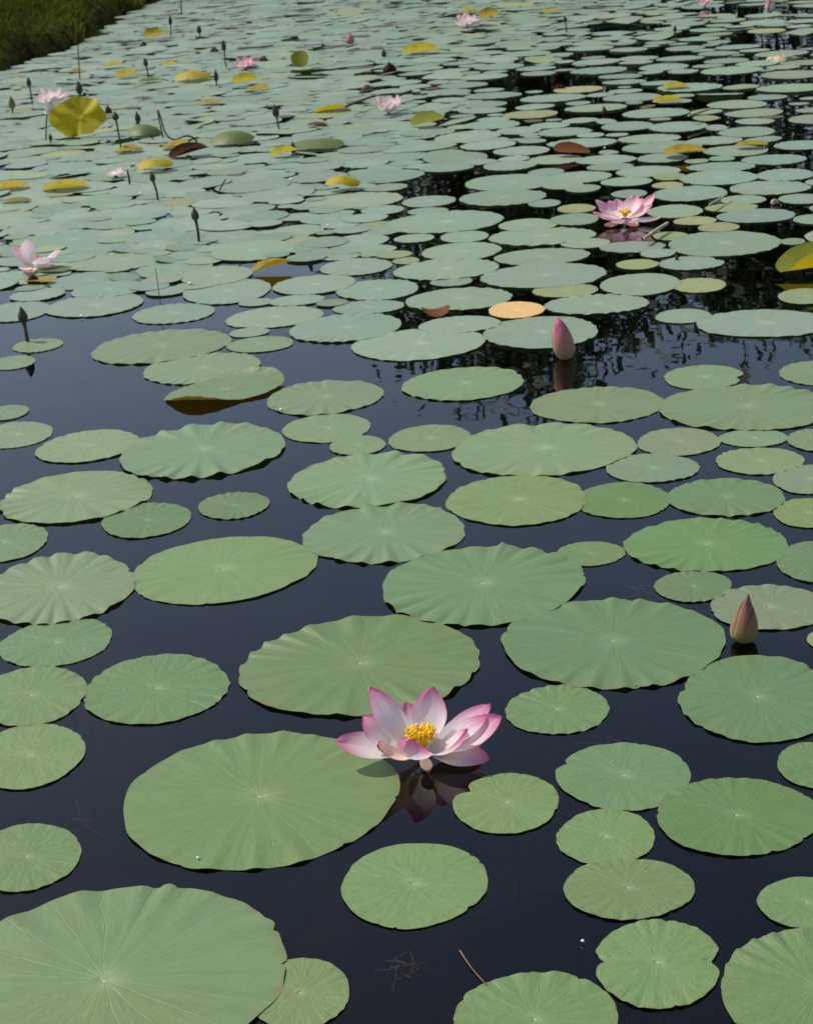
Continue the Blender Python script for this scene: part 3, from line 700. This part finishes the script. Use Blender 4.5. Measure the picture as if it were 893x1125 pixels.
# ------------------------------------------------------------------ flowers and buds
def petal_geo(B, T, width, n_in, cup=.35, bulge=.16, nu=9, nv=18, twist=0.0, tipcurl=0.0, seed=0):
    q = random.Random(seed); ch = T-B; L = ch.length; t0 = ch.normalized()
    n = (n_in - t0*n_in.dot(t0)).normalized()
    ctrl = B+ch*.5-n*(bulge*L*2)
    V = []; UV = []
    ph = [q.uniform(0, 6.28) for _ in range(3)]
    for i in range(nv):
        v = i/(nv-1)
        p = B*((1-v)**2)+ctrl*(2*v*(1-v))+T*(v*v)
        tg = ((ctrl-B)*(1-v)+(T-ctrl)*v).normalized()
        nn = (n-tg*n.dot(tg)).normalized(); s = tg.cross(nn)
        a = twist*v; s2 = s*math.cos(a)+nn*math.sin(a); n2 = nn*math.cos(a)-s*math.sin(a)
        pr = ((max(v, .015))**.9*(1-v)**.72); pr /= (.5556**.9*.4444**.72)
        wd_ = width*.5*max(pr, .0)+(.10*width if v < .05 else 0)
        wd_ *= 1+.04*math.sin(9*v+ph[0])
        for j in range(nu):
            u = j/(nu-1)*2-1
            off = cup*(abs(u)**2)*wd_*(1.15-.5*v)+.03*width*math.sin(5*u+ph[1])*v
            V.append(p+s2*(u*wd_*(1-.12*cup*u*u))+n2*(off+tipcurl*L*max(0, v-.75)**2*8)); UV.append(((u+1)/2, v))
    Fc = [(i*nu+j, i*nu+j+1, (i+1)*nu+j+1, (i+1)*nu+j) for i in range(nv-1) for j in range(nu-1)]
    return V, Fc, UV
def flower_root(name, base, label, cat='flower', group='lotus flowers in bloom'):
    r = empty(name, base); return tag(r, label, cat, group)
def add_petal(root, c, T, width, mat, cup=.35, bulge=.13, twist=0, tipcurl=0, seed=0, r0=.018, name='petal', label=None, inward=None):
    """c: centre of the receptacle, T: tip (world)"""
    h = Vector((T.x-c.x, T.y-c.y, 0)); h = h.normalized() if h.length > 1e-5 else Vector((0, 1, 0))
    B = c+h*r0
    n_in = inward if inward is not None else (Vector((0, 0, 1))*.9-h*.75)
    v, f, u = petal_geo(B, T, width, n_in, cup, bulge, seed=seed, twist=twist, tipcurl=tipcurl)
    o = root.location
    ob = mesh_obj(name, [p-o for p in v], f, mat, root, u)
    if label: ob['label'] = label
    return ob
def stamens(root, c, r, h, n=110, lw=.0009):
    parts = []; q = random.Random(2); o = root.location; parts2 = []
    for k in range(n):
        a = q.uniform(0, 6.283); rr = r*.42*math.sqrt(q.uniform(.3, 1)); sp = q.uniform(.25, 1.1)
        p0 = c-o+Vector((math.cos(a)*rr, math.sin(a)*rr, 0)); p2 = p0+Vector((math.cos(a)*r*sp*.7, math.sin(a)*r*sp*.7, h*q.uniform(.6, 1.1)))
        p1 = (p0+p2)/2+Vector((0, 0, h*.18)); d = (p2-p1).normalized()
        parts.append(tube([p0, p1, p2, p2+d*h*.16, p2+d*h*.34], [lw*.8, lw*.8, lw*.9, lw*2.0, lw*.9], 5))
    v, f = join(parts); mesh_obj('stamens', v, f, M_STAMEN, root)
    V, Fc = tube([c-o+Vector((0, 0, -.004)), c-o+Vector((0, 0, h*.5)), c-o+Vector((0, 0, h*.85)), c-o+Vector((0, 0, h*.9))], [r*.28, r*.4, r*.52, r*.46], 16)
    mesh_obj('seed_pod', V, Fc, M_POD, root)
def flower_stem(root, c, bot, r=.006):
    o = root.location; v, f = tube([bot-o, (bot+c)/2-o+Vector((.004, 0, 0)), c-o-Vector((0, 0, .004))], [r, r*.9, r*1.3], 8)
    mesh_obj('stem', v, f, M_STEM, root)

# front pink flower: petal tips measured in the photograph, given a depth each
zx = lambda x: 340+x/3.7208
zy = lambda y: 730+y/3.7208
b1 = ground(zx(462), zy(398))
f1 = flower_root('lotus_flower', b1, 'open pink and white lotus with yellow centre in the foreground')
c1 = b1+Vector((0, 0, .015))
P1 = [  # tip x, tip y (enlargement), depth offset m, width m, cup, bulge, twist, tipcurl, mat
 (245, 90, .045, .054, .45, .10, 0, 0, M_PETAL),
 (505, 90, .045, .048, .50, .09, 0, 0, M_PETAL),
 (392, 152, .085, .040, .45, .10, 0, 0, M_PETAL),
 (208, 214, .020, .050, .50, .12, .3, .10, M_PETAL),
 (104, 314, -.004, .052, .40, .05, .25, .03, M_PETAL),
 (266, 338, -.060, .040, .55, .10, .4, .12, M_SEPAL),
 (404, 312, -.062, .050, .60, .20, .2, .14, M_PETAL),
 (650, 268, -.038, .048, .55, .14, -.2, .05, M_PETAL),
 (785, 212, .004, .062, .60, .13, -.2, .02, M_PETAL),
 (738, 160, .050, .056, .50, .12, 0, 0, M_PETAL),
 (735, 388, -.045, .046, .35, .04, -.2, 0, M_PETAL),
 (700, 330, .010, .045, .5, .16, 0, 0, M_SEPAL),
 (486, 436, -.060, .016, .5, .06, 0, 0, M_SEPAL),
]
for i, (x, y, dy, w, cup, bu, tw, tc_, mt) in enumerate(P1):
    add_petal(f1, c1, upright(b1, zx(x), zy(y), dy), w*1.27, mt, cup*.8, bu, tw, tc_, 40+i, r0=.012)
stamens(f1, c1+Vector((0, .004, .010)), .0165, .023, 190, .0011)
flower_stem(f1, c1, b1+Vector((0, .01, -.4)))

# second pink flower, half-way back on the right
zx2 = lambda x: 630+x/7.44
zy2 = lambda y: 195+y/7.44
b2 = ground(zx2(420), zy2(385))
f2 = flower_root('lotus_flower', b2, 'open pink lotus farther right, mirrored in black water')
c2 = b2+Vector((0, 0, .02))
P2 = [(180, 182, .06, .07, M_PETAL_SOFT), (155, 285, .0, .07, M_PETAL_SOFT), (285, 190, .07, .07, M_PETAL_SOFT), (205, 255, -.03, .06, M_PETAL_SOFT), (350, 170, .12, .06, M_PETAL_SOFT),
      (500, 138, .08, .075, M_PETAL_SOFT), (655, 135, .06, .065, M_PETAL_SOFT), (640, 220, .0, .07, M_PETAL_SOFT), (560, 165, .10, .06, M_PETAL_SOFT),
      (710, 322, -.04, .06, M_PETAL_PALE), (255, 395, -.06, .05, M_SEPAL), (330, 345, -.11, .07, M_PETAL_SOFT), (470, 345, -.11, .07, M_PETAL_SOFT), (510, 400, -.09, .05, M_SEPAL)]
for i, (x, y, dy, w, mt) in enumerate(P2):
    add_petal(f2, c2, upright(b2, zx2(x), zy2(y), dy), w*1.05, mt, .45, .13, 0, 0, 80+i, r0=.018)
stamens(f2, c2+Vector((0, -.01, .015)), .017, .016, 70, .0012)
flower_stem(f2, c2, b2+Vector((0, .02, -.4)))

# half-open white flower at the left
zx3 = lambda x: x/7.44
zy3 = lambda y: 240+y/7.44
b3 = ground(zx3(290), zy3(425))
f3 = flower_root('lotus_flower', b3, 'ragged white and pink lotus losing its petals at the left edge')
c3 = b3+Vector((0, 0, .012))
for i, (x, y, dy, w, mt) in enumerate([(112, 228, .02, .07, M_PETAL_SOFT), (205, 172, .03, .065, M_PETAL_PALE), (352, 318, -.04, .06, M_PETAL_PALE), (494, 256, .0, .08, M_PETAL_PALE), (414, 325, -.05, .08, M_PETAL_PALE), (455, 400, -.03, .06, M_PETAL_PALE),
        (160, 405, -.08, .045, M_PETAL_PALE), (310, 300, .05, .04, M_SEPAL), (225, 430, -.12, .05, M_SEPAL)]):
    add_petal(f3, c3, upright(b3, zx3(x), zy3(y), dy), w, mt, .5, .10, 0, 0, 120+i, r0=.02)
flower_stem(f3, c3, b3+Vector((0, .02, -.4)))

def bloom(px, py, w, hpx, mat, label, n1=8, n2=6, open_=.7, stem_px=None, width=.42, seed=1, yellow=True, droop=0):
    """a flower some way off: two rings of petals; px,py base of the bloom; w,hpx size in photo pixels"""
    q = random.Random(seed)
    base = ground(px, py) if stem_px is None else ground(*stem_px)
    m = mpp(base)
    c = base+Vector((0, 0, .02)) if stem_px is None else upright(base, px, py)
    root = flower_root('lotus_flower', base, label)
    rad = w/2*m; hh = hpx*m
    for ring, n in ((0, n1), (1, n2)):
        for k in range(n):
            a = 6.283*(k+.5*ring)/n+q.uniform(-.2, .2)
            rr = rad*(1.0 if ring == 0 else .68)*q.uniform(.85, 1.05); zz = hh*((1-open_*.8) if ring == 0 else 1.0)*q.uniform(.8, 1.1)
            T = c+Vector((math.cos(a)*rr, math.sin(a)*rr, zz))
            add_petal(root, c, T, max(rad*width*1.4, .035), mat, .5, .14, 0, 0, seed*50+ring*20+k, r0=rad*.10)
    for k in range(droop):
        a = -1.9+.5*k; T = c+Vector((math.cos(a)*rad*.8, math.sin(a)*rad*.5, -hh*.8)); add_petal(root, c, T, rad*.5, mat, .3, .05, 0, 0, 3+k, r0=rad*.1)
    if yellow: stamens(root, c+Vector((0, 0, hh*.15)), rad*.24, hh*.35, 40, .0018)
    flower_stem(root, c, base if stem_px else base+Vector((0, .02, -.4)), .007)
bloom(427, 127, 37, 19, M_PETAL_PALE, 'pale pink cup shaped lotus sitting low among far leaves', 9, 7, .35, seed=1)
bloom(56, 112, 40, 15, M_PETAL_PALE, 'pale pink lotus raised on a stem above the crowded leaves', 8, 6, .55, stem_px=(64, 134), seed=2, droop=2)
bloom(270, 77, 29, 11, M_PETAL_SOFT, 'small bright pink lotus far back beside a dark bud', 8, 6, .6, seed=3)
bloom(513, 31, 34, 13, M_PETAL_PALE, 'farthest pale pink lotus with yellow leaves behind it', 9, 6, .6, seed=4)
bloom(774, 9, 20, 13, M_PETAL_SOFT, 'pink lotus cut by the top edge of the photo', 7, 5, .5, seed=5, yellow=False)
bloom(128, 197, 28, 8, M_PETAL_PALE, 'flat greenish white lotus near the yellow domed leaf', 6, 4, .7, seed=6, yellow=False)

# buds: wrapped petals on a stem
def bud(px, py, tipx, tipy, wpx, mats, label, stem_len=0.0, n=5, seed=1, group='lotus buds', point=1.0, stem_r=.005, base_pt=None, cone=False, sep=0, blunt=False):
    """px,py foot on the water; tip pixel; wpx width in pixels"""
    base = ground(px, py) if base_pt is None else base_pt
    m = mpp(base); tip = upright(base, tipx, tipy); q = random.Random(seed)
    root = flower_root('lotus_bud', base, label, 'bud', group)
    ax = (tip-base); Ltot = ax.length; d = ax.normalized()
    Lh = Ltot-stem_len*Ltot; B = base+d*(Ltot*stem_len); r = wpx/2*m
    o = root.location
    prof = [(0, .30), (.06, .62), (.15, .86), (.28, 1.0), (.42, .98), (.56, .84), (.70, .62), (.82, .40), (.92, .20), (1.0, .03)]
    if cone: prof = [(0, .35), (.05, .72), (.12, .92), (.24, 1.0), (.40, .92), (.55, .74), (.70, .52), (.84, .28), (.94, .11), (1.0, .015)]
    if blunt: prof = [(0, .42), (.06, .70), (.15, .90), (.28, 1.0), (.45, .97), (.60, .86), (.74, .70), (.86, .52), (.95, .34), (1.0, .12)]
    s = d.orthogonal().normalized(); t = d.cross(s); nth = 20
    def surf(v, an, k=1.0):
        pr = np.interp(v, [p[0] for p in prof], [p[1] for p in prof])
        return B+d*(v*Lh)+(s*math.cos(an)+t*math.sin(an))*(r*pr*k)
    V = []; UV = []; nvv = 16
    for i in range(nvv):
        v = i/(nvv-1)
        for k in range(nth): V.append(surf(v, 6.2832*k/nth, .94)-o); UV.append((.5, v))
    Fc = [(i*nth+k, i*nth+(k+1) % nth, (i+1)*nth+(k+1) % nth, (i+1)*nth+k) for i in range(nvv-1) for k in range(nth)]
    mesh_obj('bud_core', V, Fc, mats[0], root, UV)
    for p in range(n):
        a0 = 6.2832*p/n+q.uniform(-.15, .15); hw = 6.2832/n*.78; top = q.uniform(.86, .99) if p % 2 == 0 else q.uniform(.7, .9)
        V = []; UV = []; nu, nv2 = 9, 14
        for i in range(nv2):
            v = i/(nv2-1); pw = (1-max(0, (v-.45)/.55)**2.2)
            for j in range(nu):
                u = j/(nu-1)*2-1
                V.append(surf(v*top, a0+u*hw*pw+.25*v, 1.0+.05*(1-abs(u))+.07*(p % 2))-o); UV.append(((u+1)/2, v*top))
        Fc = [(i*nu+j, i*nu+j+1, (i+1)*nu+j+1, (i+1)*nu+j) for i in range(nv2-1) for j in range(nu-1)]
        mesh_obj('petal', V, Fc, mats[p % len(mats)], root, UV)
    for k in range(sep):
        a0 = 3.6+2.3*k; V = []; UV = []
        for i in range(8):
            v = i/7
            for j in range(5):
                u = j/4*2-1; pw = math.sin(math.pi*min(.97, .12+v*.85))
                V.append(surf(.0+v*.2, a0+u*.26*pw, 1.08+.22*v*v)-o); UV.append(((u+1)/2, .1+v*.3))
        Fc = [(i*5+j, i*5+j+1, (i+1)*5+j+1, (i+1)*5+j) for i in range(7) for j in range(4)]
        mesh_obj('sepal', V, Fc, mats[0], root, UV)
    bot = base+Vector((.004, .01, -.4))
    if stem_len > 0:
        v, f = tube([bot-o, base-o, (base+B)/2-o+Vector((rnd.uniform(-.006, .006), 0, 0)), B-o+d*(.03*Lh)], [stem_r, stem_r, stem_r*.9, stem_r*1.1], 8)
    else: v, f = tube([bot-o, base-o, B-o+d*(.05*Lh)], [stem_r, stem_r, r*.3], 8)
    mesh_obj('stem', v, f, M_STEM, root)
    return root
bud(622, 394, 613, 350, 23, (M_BUDPINK, M_BUDPINK), 'large pink lotus bud standing in dark reflected water', 0, 5, 1, blunt=True, sep=2)
bud(815, 705, 822, 652, 28, (M_BUDTAN, M_BUDTAN), 'tan pointed lotus bud with green foot at the right', 0, 4, 8, cone=True, sep=2)
bud(219, 267, 213, 227, 8, (M_DARKBUD,), 'dark closed bud on a stem left of centre, among leaves', .62, 4, 3, stem_r=.006)
bud(31, 376, 23, 336, 10, (M_DARKBUD,), 'dark pointed bud on a stem over the leaf at the left edge', .52, 4, 4, stem_r=.006)
bud(174, 221, 166, 188, 6, (M_DARKBUD,), 'dark bud under the yellow domed leaf', .65, 4, 5)
bud(307, 143, 301, 114, 7, (M_DARKBUD,), 'dark bud on a stem behind the wide low domed leaf', .5, 4, 6)
bud(90, 116, 86, 88, 7, (M_DARKBUD,), 'dark green bud rising behind the upright yellow leaf', .45, 4, 7)
bud(134, 168, 126, 122, 7, (M_DARKBUD,), 'drooping dark bud on a tall stem right of the upright yellow leaf', .78, 4, 9)
bud(154, 143, 150, 122, 6, (M_DARKBUD,), 'dark bud above the dark olive domed leaf', .4, 4, 10)
bud(164, 88, 159, 63, 5, (M_DARKBUD,), 'small dark bud on a stem over the small olive leaf', .6, 4, 11)
bud(249, 75, 245, 43, 5, (M_DARKBUD,), 'tall dark bud left of the small bright pink lotus', .6, 4, 12)
bud(238, 95, 237, 76, 5, (M_DARKBUD,), 'short dark bud in front of the small bright pink lotus', .3, 4, 13)
bud(36, 116, 31, 84, 5, (M_DARKBUD,), 'dark bud on a stem behind the raised pale lotus', .65, 4, 14)
bud(188, 41, 187, 16, 4, (M_DARKBUD,), 'thin far bud right of the farthest crumpled yellow leaf', .55, 4, 15)
bud(220, 41, 218, 27, 5, (M_DARKBUD,), 'short far bud near the top left of the leaves', .3, 4, 16)
bud(15, 126, 12, 105, 7, (M_BUDTAN,), 'tan withered bud near the left edge below the bank', .3, 4, 17)
bud(385, 49, 384, 36, 9, (M_BUDPINK,), 'small pink bud far back in the middle', 0, 4, 18)
bud(422, 63, 421, 53, 5, (M_DARKBUD,), 'tiny dark bud left of the long far yellow leaf', 0, 4, 19)
bud(323, 170, 321, 155, 6, (M_DARKBUD,), 'dark bud poking up behind the yellow leaf', .1, 4, 20)
bud(846, 14, 844, -3, 9, (M_BUDPINK, M_PETAL_SOFT), 'pink bud at the top edge on the right', 0, 4, 21)
bud(622, 36, 620, 17, 4, (M_DARKBUD,), 'thin far stem with dark bud near the top right of centre', .6, 4, 22)
bud(741, 43, 741, 27, 4, (M_DARKBUD,), 'dark stem with bud standing in the right distance', .5, 4, 23)
bud(664, 126, 663, 116, 5, (M_DARKBUD,), 'tiny dark bud in the black water strip at the right', 0, 4, 24)
bud(743, 287, 743, 279, 4, (M_DARKBUD,), 'short dark stub poking up beside a notched leaf', .2, 4, 25)
bud(57, 158, 55, 146, 4, (M_DARKBUD,), 'short dark shoot left of the upright yellow leaf', .3, 4, 26)

# bare stems, stalks, twigs
def stem(pts, rpx, mat, label, name='bare_stem', cat='stem', group='bare stems', flat=False, z=.02):
    """pts: photo pixels; the first stands on the water; flat: the whole stick lies on the leaves"""
    base = ground(*pts[0])
    P = [base-Vector((0, 0, .05))] if not flat else []
    if flat: P += [ground(*p, z) for p in pts]
    else: P += [base]+[upright(base, *p) for p in pts[1:]]
    r = rpx*mpp(base); n = len(P)
    dense = []
    for i in range(n-1):
        for t in (0, .34, .67): dense.append(P[i].lerp(P[i+1], t))
    dense.append(P[-1])
    for _ in range(2):
        dense = [dense[0]]+[(dense[i-1]+dense[i]*2+dense[i+1])/4 for i in range(1, len(dense)-1)]+[dense[-1]]
    v, f = tube([p-base for p in dense], [r*(1-.25*i/len(dense)) for i in range(len(dense))], 8)
    o = mesh_obj(name, v, f, mat, None); o.location = base
    return tag(o, label, cat, group)
stem([(180, 153), (177, 140), (173, 121)], 1.0, M_STEM, 'straight dark stem beside the bent one left of the domed olive leaf')
stem([(217, 158), (214, 151), (205, 149), (198, 151), (193, 154), (186, 152), (181, 145), (178, 133), (174, 121)], 1.1, M_STEM, 'dark stem bent into a long hook above the dead leaf')
stem([(170, 155), (167, 151), (164, 147)], 1.0, M_STEM, 'short slanting stub left of the bent double stem')
stem([(51, 155), (51, 140), (52, 126)], 1.0, M_STEM, 'short bare stem left of the upright yellow leaf')
stem([(88, 88), (87, 68), (86, 50)], .8, M_STEM, 'tall thin bare stem near the grassy bank')
stem([(177, 336), (174, 315), (171, 295)], .5, M_STEM, 'thin bare stem in grey water left of the rolled brown leaf')
stem([(143, 204), (142, 195), (140, 187)], 1.4, M_STEM, 'thick dark stub right of the flat greenish white lotus')
stem([(240, 211), (244, 204), (248, 197)], 1.0, M_TWIG, 'little slanting dark twig left of centre', 'twig', 'twig', 'sticks and twigs')
stem([(200, 16), (199, 6), (199, -4)], .8, M_STEM, 'far bare stem cut by the top edge on the left')
stem([(708, 262), (720, 253), (733, 245)], 2.2, M_STICK, 'thick tan dry stalk slanting beside the farther pink lotus', 'dry_stalk', 'stalk', 'sticks and twigs', True, .03)
stem([(779, 225), (788, 220), (798, 213)], 1.2, M_STICK, 'thin tan dry stalk lying among right leaves', 'dry_stalk', 'stalk', 'sticks and twigs', True, .03)
stem([(756, 127), (769, 123), (782, 119)], 1.4, M_STICK, 'pale dry stalk in the right distance', 'dry_stalk', 'stalk', 'sticks and twigs', True, .05)
stem([(380, 117), (400, 109), (412, 105), (430, 103), (462, 102)], 1.3, M_TWIG, 'long dark branch lying behind the pale cup shaped lotus', 'fallen_branch', 'branch', 'sticks and twigs', True, .06)
stem([(425, 108), (440, 104), (452, 100)], 1.8, M_BROWN, 'brown stalk crossing the long dark branch', 'dry_stalk', 'stalk', 'sticks and twigs', True, .08)
stem([(262, 53), (285, 52), (300, 50)], 1.0, M_TWIG, 'thin dark stick lying right of the tall far bud', 'twig', 'twig', 'sticks and twigs', True, .05)
stem([(505, 1044), (516, 1062), (535, 1083)], 1.0, M_REDTWIG, 'brown stick in the water by the bottom edge leaf', 'stick', 'stick', 'sticks and twigs', True, .002)

def clump(px, py, w, h, mat, label, seed, name='dead_leaf_clump'):
    """a shrivelled dark bit: crumpled low blob with spikes"""
    base = ground(px, py); m = mpp(base); q = random.Random(seed)
    V = []; Fc = []; nu, nv = 14, 7
    for i in range(nv):
        a = math.pi/2*i/(nv-1)
        for k in range(nu):
            b = 6.2832*k/nu; s = 1+.35*math.sin(3*b+seed)*math.cos(a)+q.uniform(-.18, .18)
            V.append((math.cos(a)*math.cos(b)*w/2*m*s, math.cos(a)*math.sin(b)*w/2*m*s*.8, .004+math.sin(a)*h*m*(1+q.uniform(-.2, .25))))
    Fc = [(i*nu+k, i*nu+(k+1) % nu, (i+1)*nu+(k+1) % nu, (i+1)*nu+k) for i in range(nv-1) for k in range(nu)]
    uv = [(.5+.4*math.cos(k), .5+.4*math.sin(k)) for k in range(len(V))]
    o = mesh_obj(name, V, Fc, mat, None, uv); o.location = base; tag(o, label, 'dead leaf', 'shrivelled dead leaves')
clump(428, 80, 13, 9, M_BROWN, 'dark shrivelled lump behind the pale cup shaped lotus', 1)
clump(404, 100, 15, 5, M_TWIG, 'black shrivelled leaf at the bend of the long branch', 2)
clump(120, 126, 7, 8, M_TWIG, 'black curled speck right of the upright yellow leaf', 3)
clump(236, 58, 9, 5, M_TWIG, 'dark shrivelled bit left of the tall far bud', 4)
clump(290, 68, 8, 5, M_TWIG, 'dark shrivelled bit right of the small bright pink lotus', 5)
clump(158, 52, 7, 5, M_TWIG, 'dark shrivelled bit under the farthest crumpled yellow leaf', 6)
clump(857, 67, 30, 5, M_STICK, 'pale pinkish litter in the right distance', 7)
clump(850, 225, 9, 5, M_STICK, 'tan scrap lying among right leaves', 8)
clump(38, 312, 12, 8, M_BROWN, 'brown shrivelled husk below the ragged white lotus', 9)
clump(615, 98, 10, 4, M_BROWN, 'brown scrap left of the pair of far yellow leaves', 10)
clump(120, 158, 6, 3, M_TWIG, 'tiny dark scrap by the drooping bud stem', 11)
clump(640, 1037, 4, 2, M_DROP, 'tiny white bud scale floating in front of the notched pair', 12, 'floating_scale')

def droplet(px, py, rpx, z, label):
    base = ground(px, py); r = rpx*mpp(base); V = []; Fc = []
    for i in range(6):
        a = math.pi/2*i/5
        for k in range(12): V.append((math.cos(a)*math.cos(k*.5236)*r, math.cos(a)*math.sin(k*.5236)*r, math.sin(a)*r*.8))
    Fc = [(i*12+k, i*12+(k+1) % 12, (i+1)*12+(k+1) % 12, (i+1)*12+k) for i in range(5) for k in range(12)]
    o = mesh_obj('water_droplet', V, Fc, M_DROP); o.location = (base.x, base.y, z); tag(o, label, 'droplet', 'water droplets')
droplet(90, 350, 1.6, .008, 'bright droplet at the front rim of a leaf above the dark left bud')
droplet(209, 314, 1.6, .010, 'bright droplet right of the thin bare stem')
droplet(155, 215, 1.4, .012, 'bright droplet left of the bud stem under the domed leaf')
droplet(23, 165, 1.3, .012, 'bright droplet above the yellow curled leaf at the left edge')
droplet(320, 200, 1.6, .012, 'white droplet left of the mustard humped leaf')
droplet(360, 250, 1.3, .010, 'white droplet in front of the mustard humped leaf')
droplet(309, 452, 1.7, .006, 'bright droplet at the left tip of the wavy leaf by the curled leaf')
droplet(218, 946, 1.6, .006, 'tiny droplet at the front rim of the large leaf under the flower')
droplet(664, 165, 1.3, .010, 'bright droplet near the rust brown leaf')

# weed drifting just under the surface
def weed(px, py, w, label, seed, n=16):
    base = ground(px, py, -.012); m = mpp(base); q = random.Random(seed); parts = []
    for k in range(n):
        a = q.uniform(0, 6.28); L = w*m*q.uniform(.25, .6)
        p0 = Vector((q.uniform(-.25, .25)*w*m, q.uniform(-.3, .3)*w*m, q.uniform(-.02, 0))); p2 = p0+Vector((math.cos(a)*L, math.sin(a)*L, q.uniform(-.03, .02)))
        p1 = (p0+p2)/2+Vector((q.uniform(-.2, .2)*L, q.uniform(-.2, .2)*L, 0))
        parts.append(tube(bez(p0, p1, p2, 6), [.0016]*5+[.0006], 5))
    v, f = join(parts); o = mesh_obj('water_weed', v, f, M_WEED, None); o.location = base
    tag(o, label, 'water weed', 'sunken weeds')
weed(440, 1055, 60, 'faint brown weed under the water below the round yellow green leaf', 1, 18)
weed(662, 812, 70, 'faint weed under the water between the scalloped leaf and nicked round leaf', 2, 14)
weed(720, 760, 60, 'faint weed under the water in front of the broad bud leaf', 3, 10)
weed(700, 640, 60, 'faint weed under water beside the little leaf with visible stalk', 4, 8)
weed(85, 895, 50, 'faint weed under the water at the left by the huge corner leaf', 5, 8)

# ------------------------------------------------------------------ labels for the leaves not described by hand
LM = [(684,232,'the farther open pink lotus'),(427,120,'the pale cup shaped lotus'),(56,110,'the raised pale lotus'),(40,290,'the ragged white lotus'),(270,72,'the small bright pink lotus'),(513,26,'the farthest pale lotus'),
 (620,390,'the large pink bud'),(215,262,'the dark centre left bud'),(30,372,'the dark bud at left edge'),(92,148,'the upright yellow leaf'),(171,188,'the yellow domed leaf'),(256,158,'the olive domed leaf'),
 (72,208,'the long yellow curled leaf'),(377,209,'the mustard humped leaf'),(312,172,'the yellow leaf with bud'),(348,163,'the low domed green leaf'),(470,139,'the olive yellow leaf'),(364,122,'the yellow rolled leaf'),
 (462,58,'the long far yellow leaf'),(299,297,'the rolled brown leaf'),(737,108,'the far yellow leaf pair'),(752,173,'the cupped brown rimmed leaf'),(628,171,'the rust brown leaf'),(885,295,'the yellow green edge leaf'),
 (567,341,'the orange leaf'),(252,430,'the orange lipped curled leaf'),(720,254,'the thick tan stalk'),(128,195,'the greenish white lotus'),(208,173,'the crumpled dead leaf'),(212,87,'the yellow green domed leaf'),
 (277,98,'the crumpled yellow leaf'),(331,80,'the round upright green leaf'),(174,300,'the thin bare stem'),(479,346,'the leaf with curled brown ends'),(788,219,'the thin tan stalk'),(825,163,'the brown and yellow leaf'),
 (769,123,'the pale dry stalk'),(385,45,'the small far pink bud'),(774,8,'the top edge pink lotus'),(846,10,'the top edge pink bud'),(621,28,'the far thin bud stem'),(741,36,'the right distant bud stem'),(857,66,'the pinkish litter'),(664,122,'the tiny bud in black water')]
ORD = ['first', 'second', 'third', 'fourth', 'fifth', 'sixth', 'seventh', 'eighth', 'ninth']
TN = {'b': 'grey green', 'y': 'yellowish', 'p': 'pinkish', 'l': 'pale green', 'g': 'green', 'n': 'green', 'd': 'green', 'o': 'orange'}
cand = []
for li, (lx, ly, nm) in enumerate(LM):
    sq = max(.12, (ly+160)/900.0)
    for ii, (o, x, y, w, t) in enumerate(ITEMS):
        dx, dy = x-lx, (y-ly)/sq
        d = math.hypot(dx, dy)
        if d > 420: continue
        dr = ('right of' if dx > 0 else 'left of') if abs(dx) > abs(dy) else ('in front of' if dy > 0 else 'behind')
        cand.append((d, li, ii, dr))
cand.sort(); order = {}; lab = {}
for d, li, ii, dr in cand:
    k = (li, dr); n = order.get(k, 0); order[k] = n+1
    if ii in lab or n >= len(ORD): continue
    o, x, y, w, t = ITEMS[ii]
    lab[ii] = f"{TN[t]} floating leaf, {ORD[n]} {'one ' if n else 'leaf '}{dr} {LM[li][2]}"
for ii, (o, x, y, w, t) in enumerate(ITEMS):
    if ii in lab: tag(o, lab[ii], 'lotus leaf', 'floating lotus leaves')
    else: tag(o, ('small grey green leaf floating in the crowded left distance' if x < 450 else 'small grey green leaf floating in the right distance, away from flowers'), 'lotus leaf', 'distant lotus leaves left' if x < 450 else 'distant lotus leaves right')
print('leaves', len(LEAVES), 'auto', len(auto), 'ind', len(ind), 'labelled', len(lab), 'of', len(ITEMS))
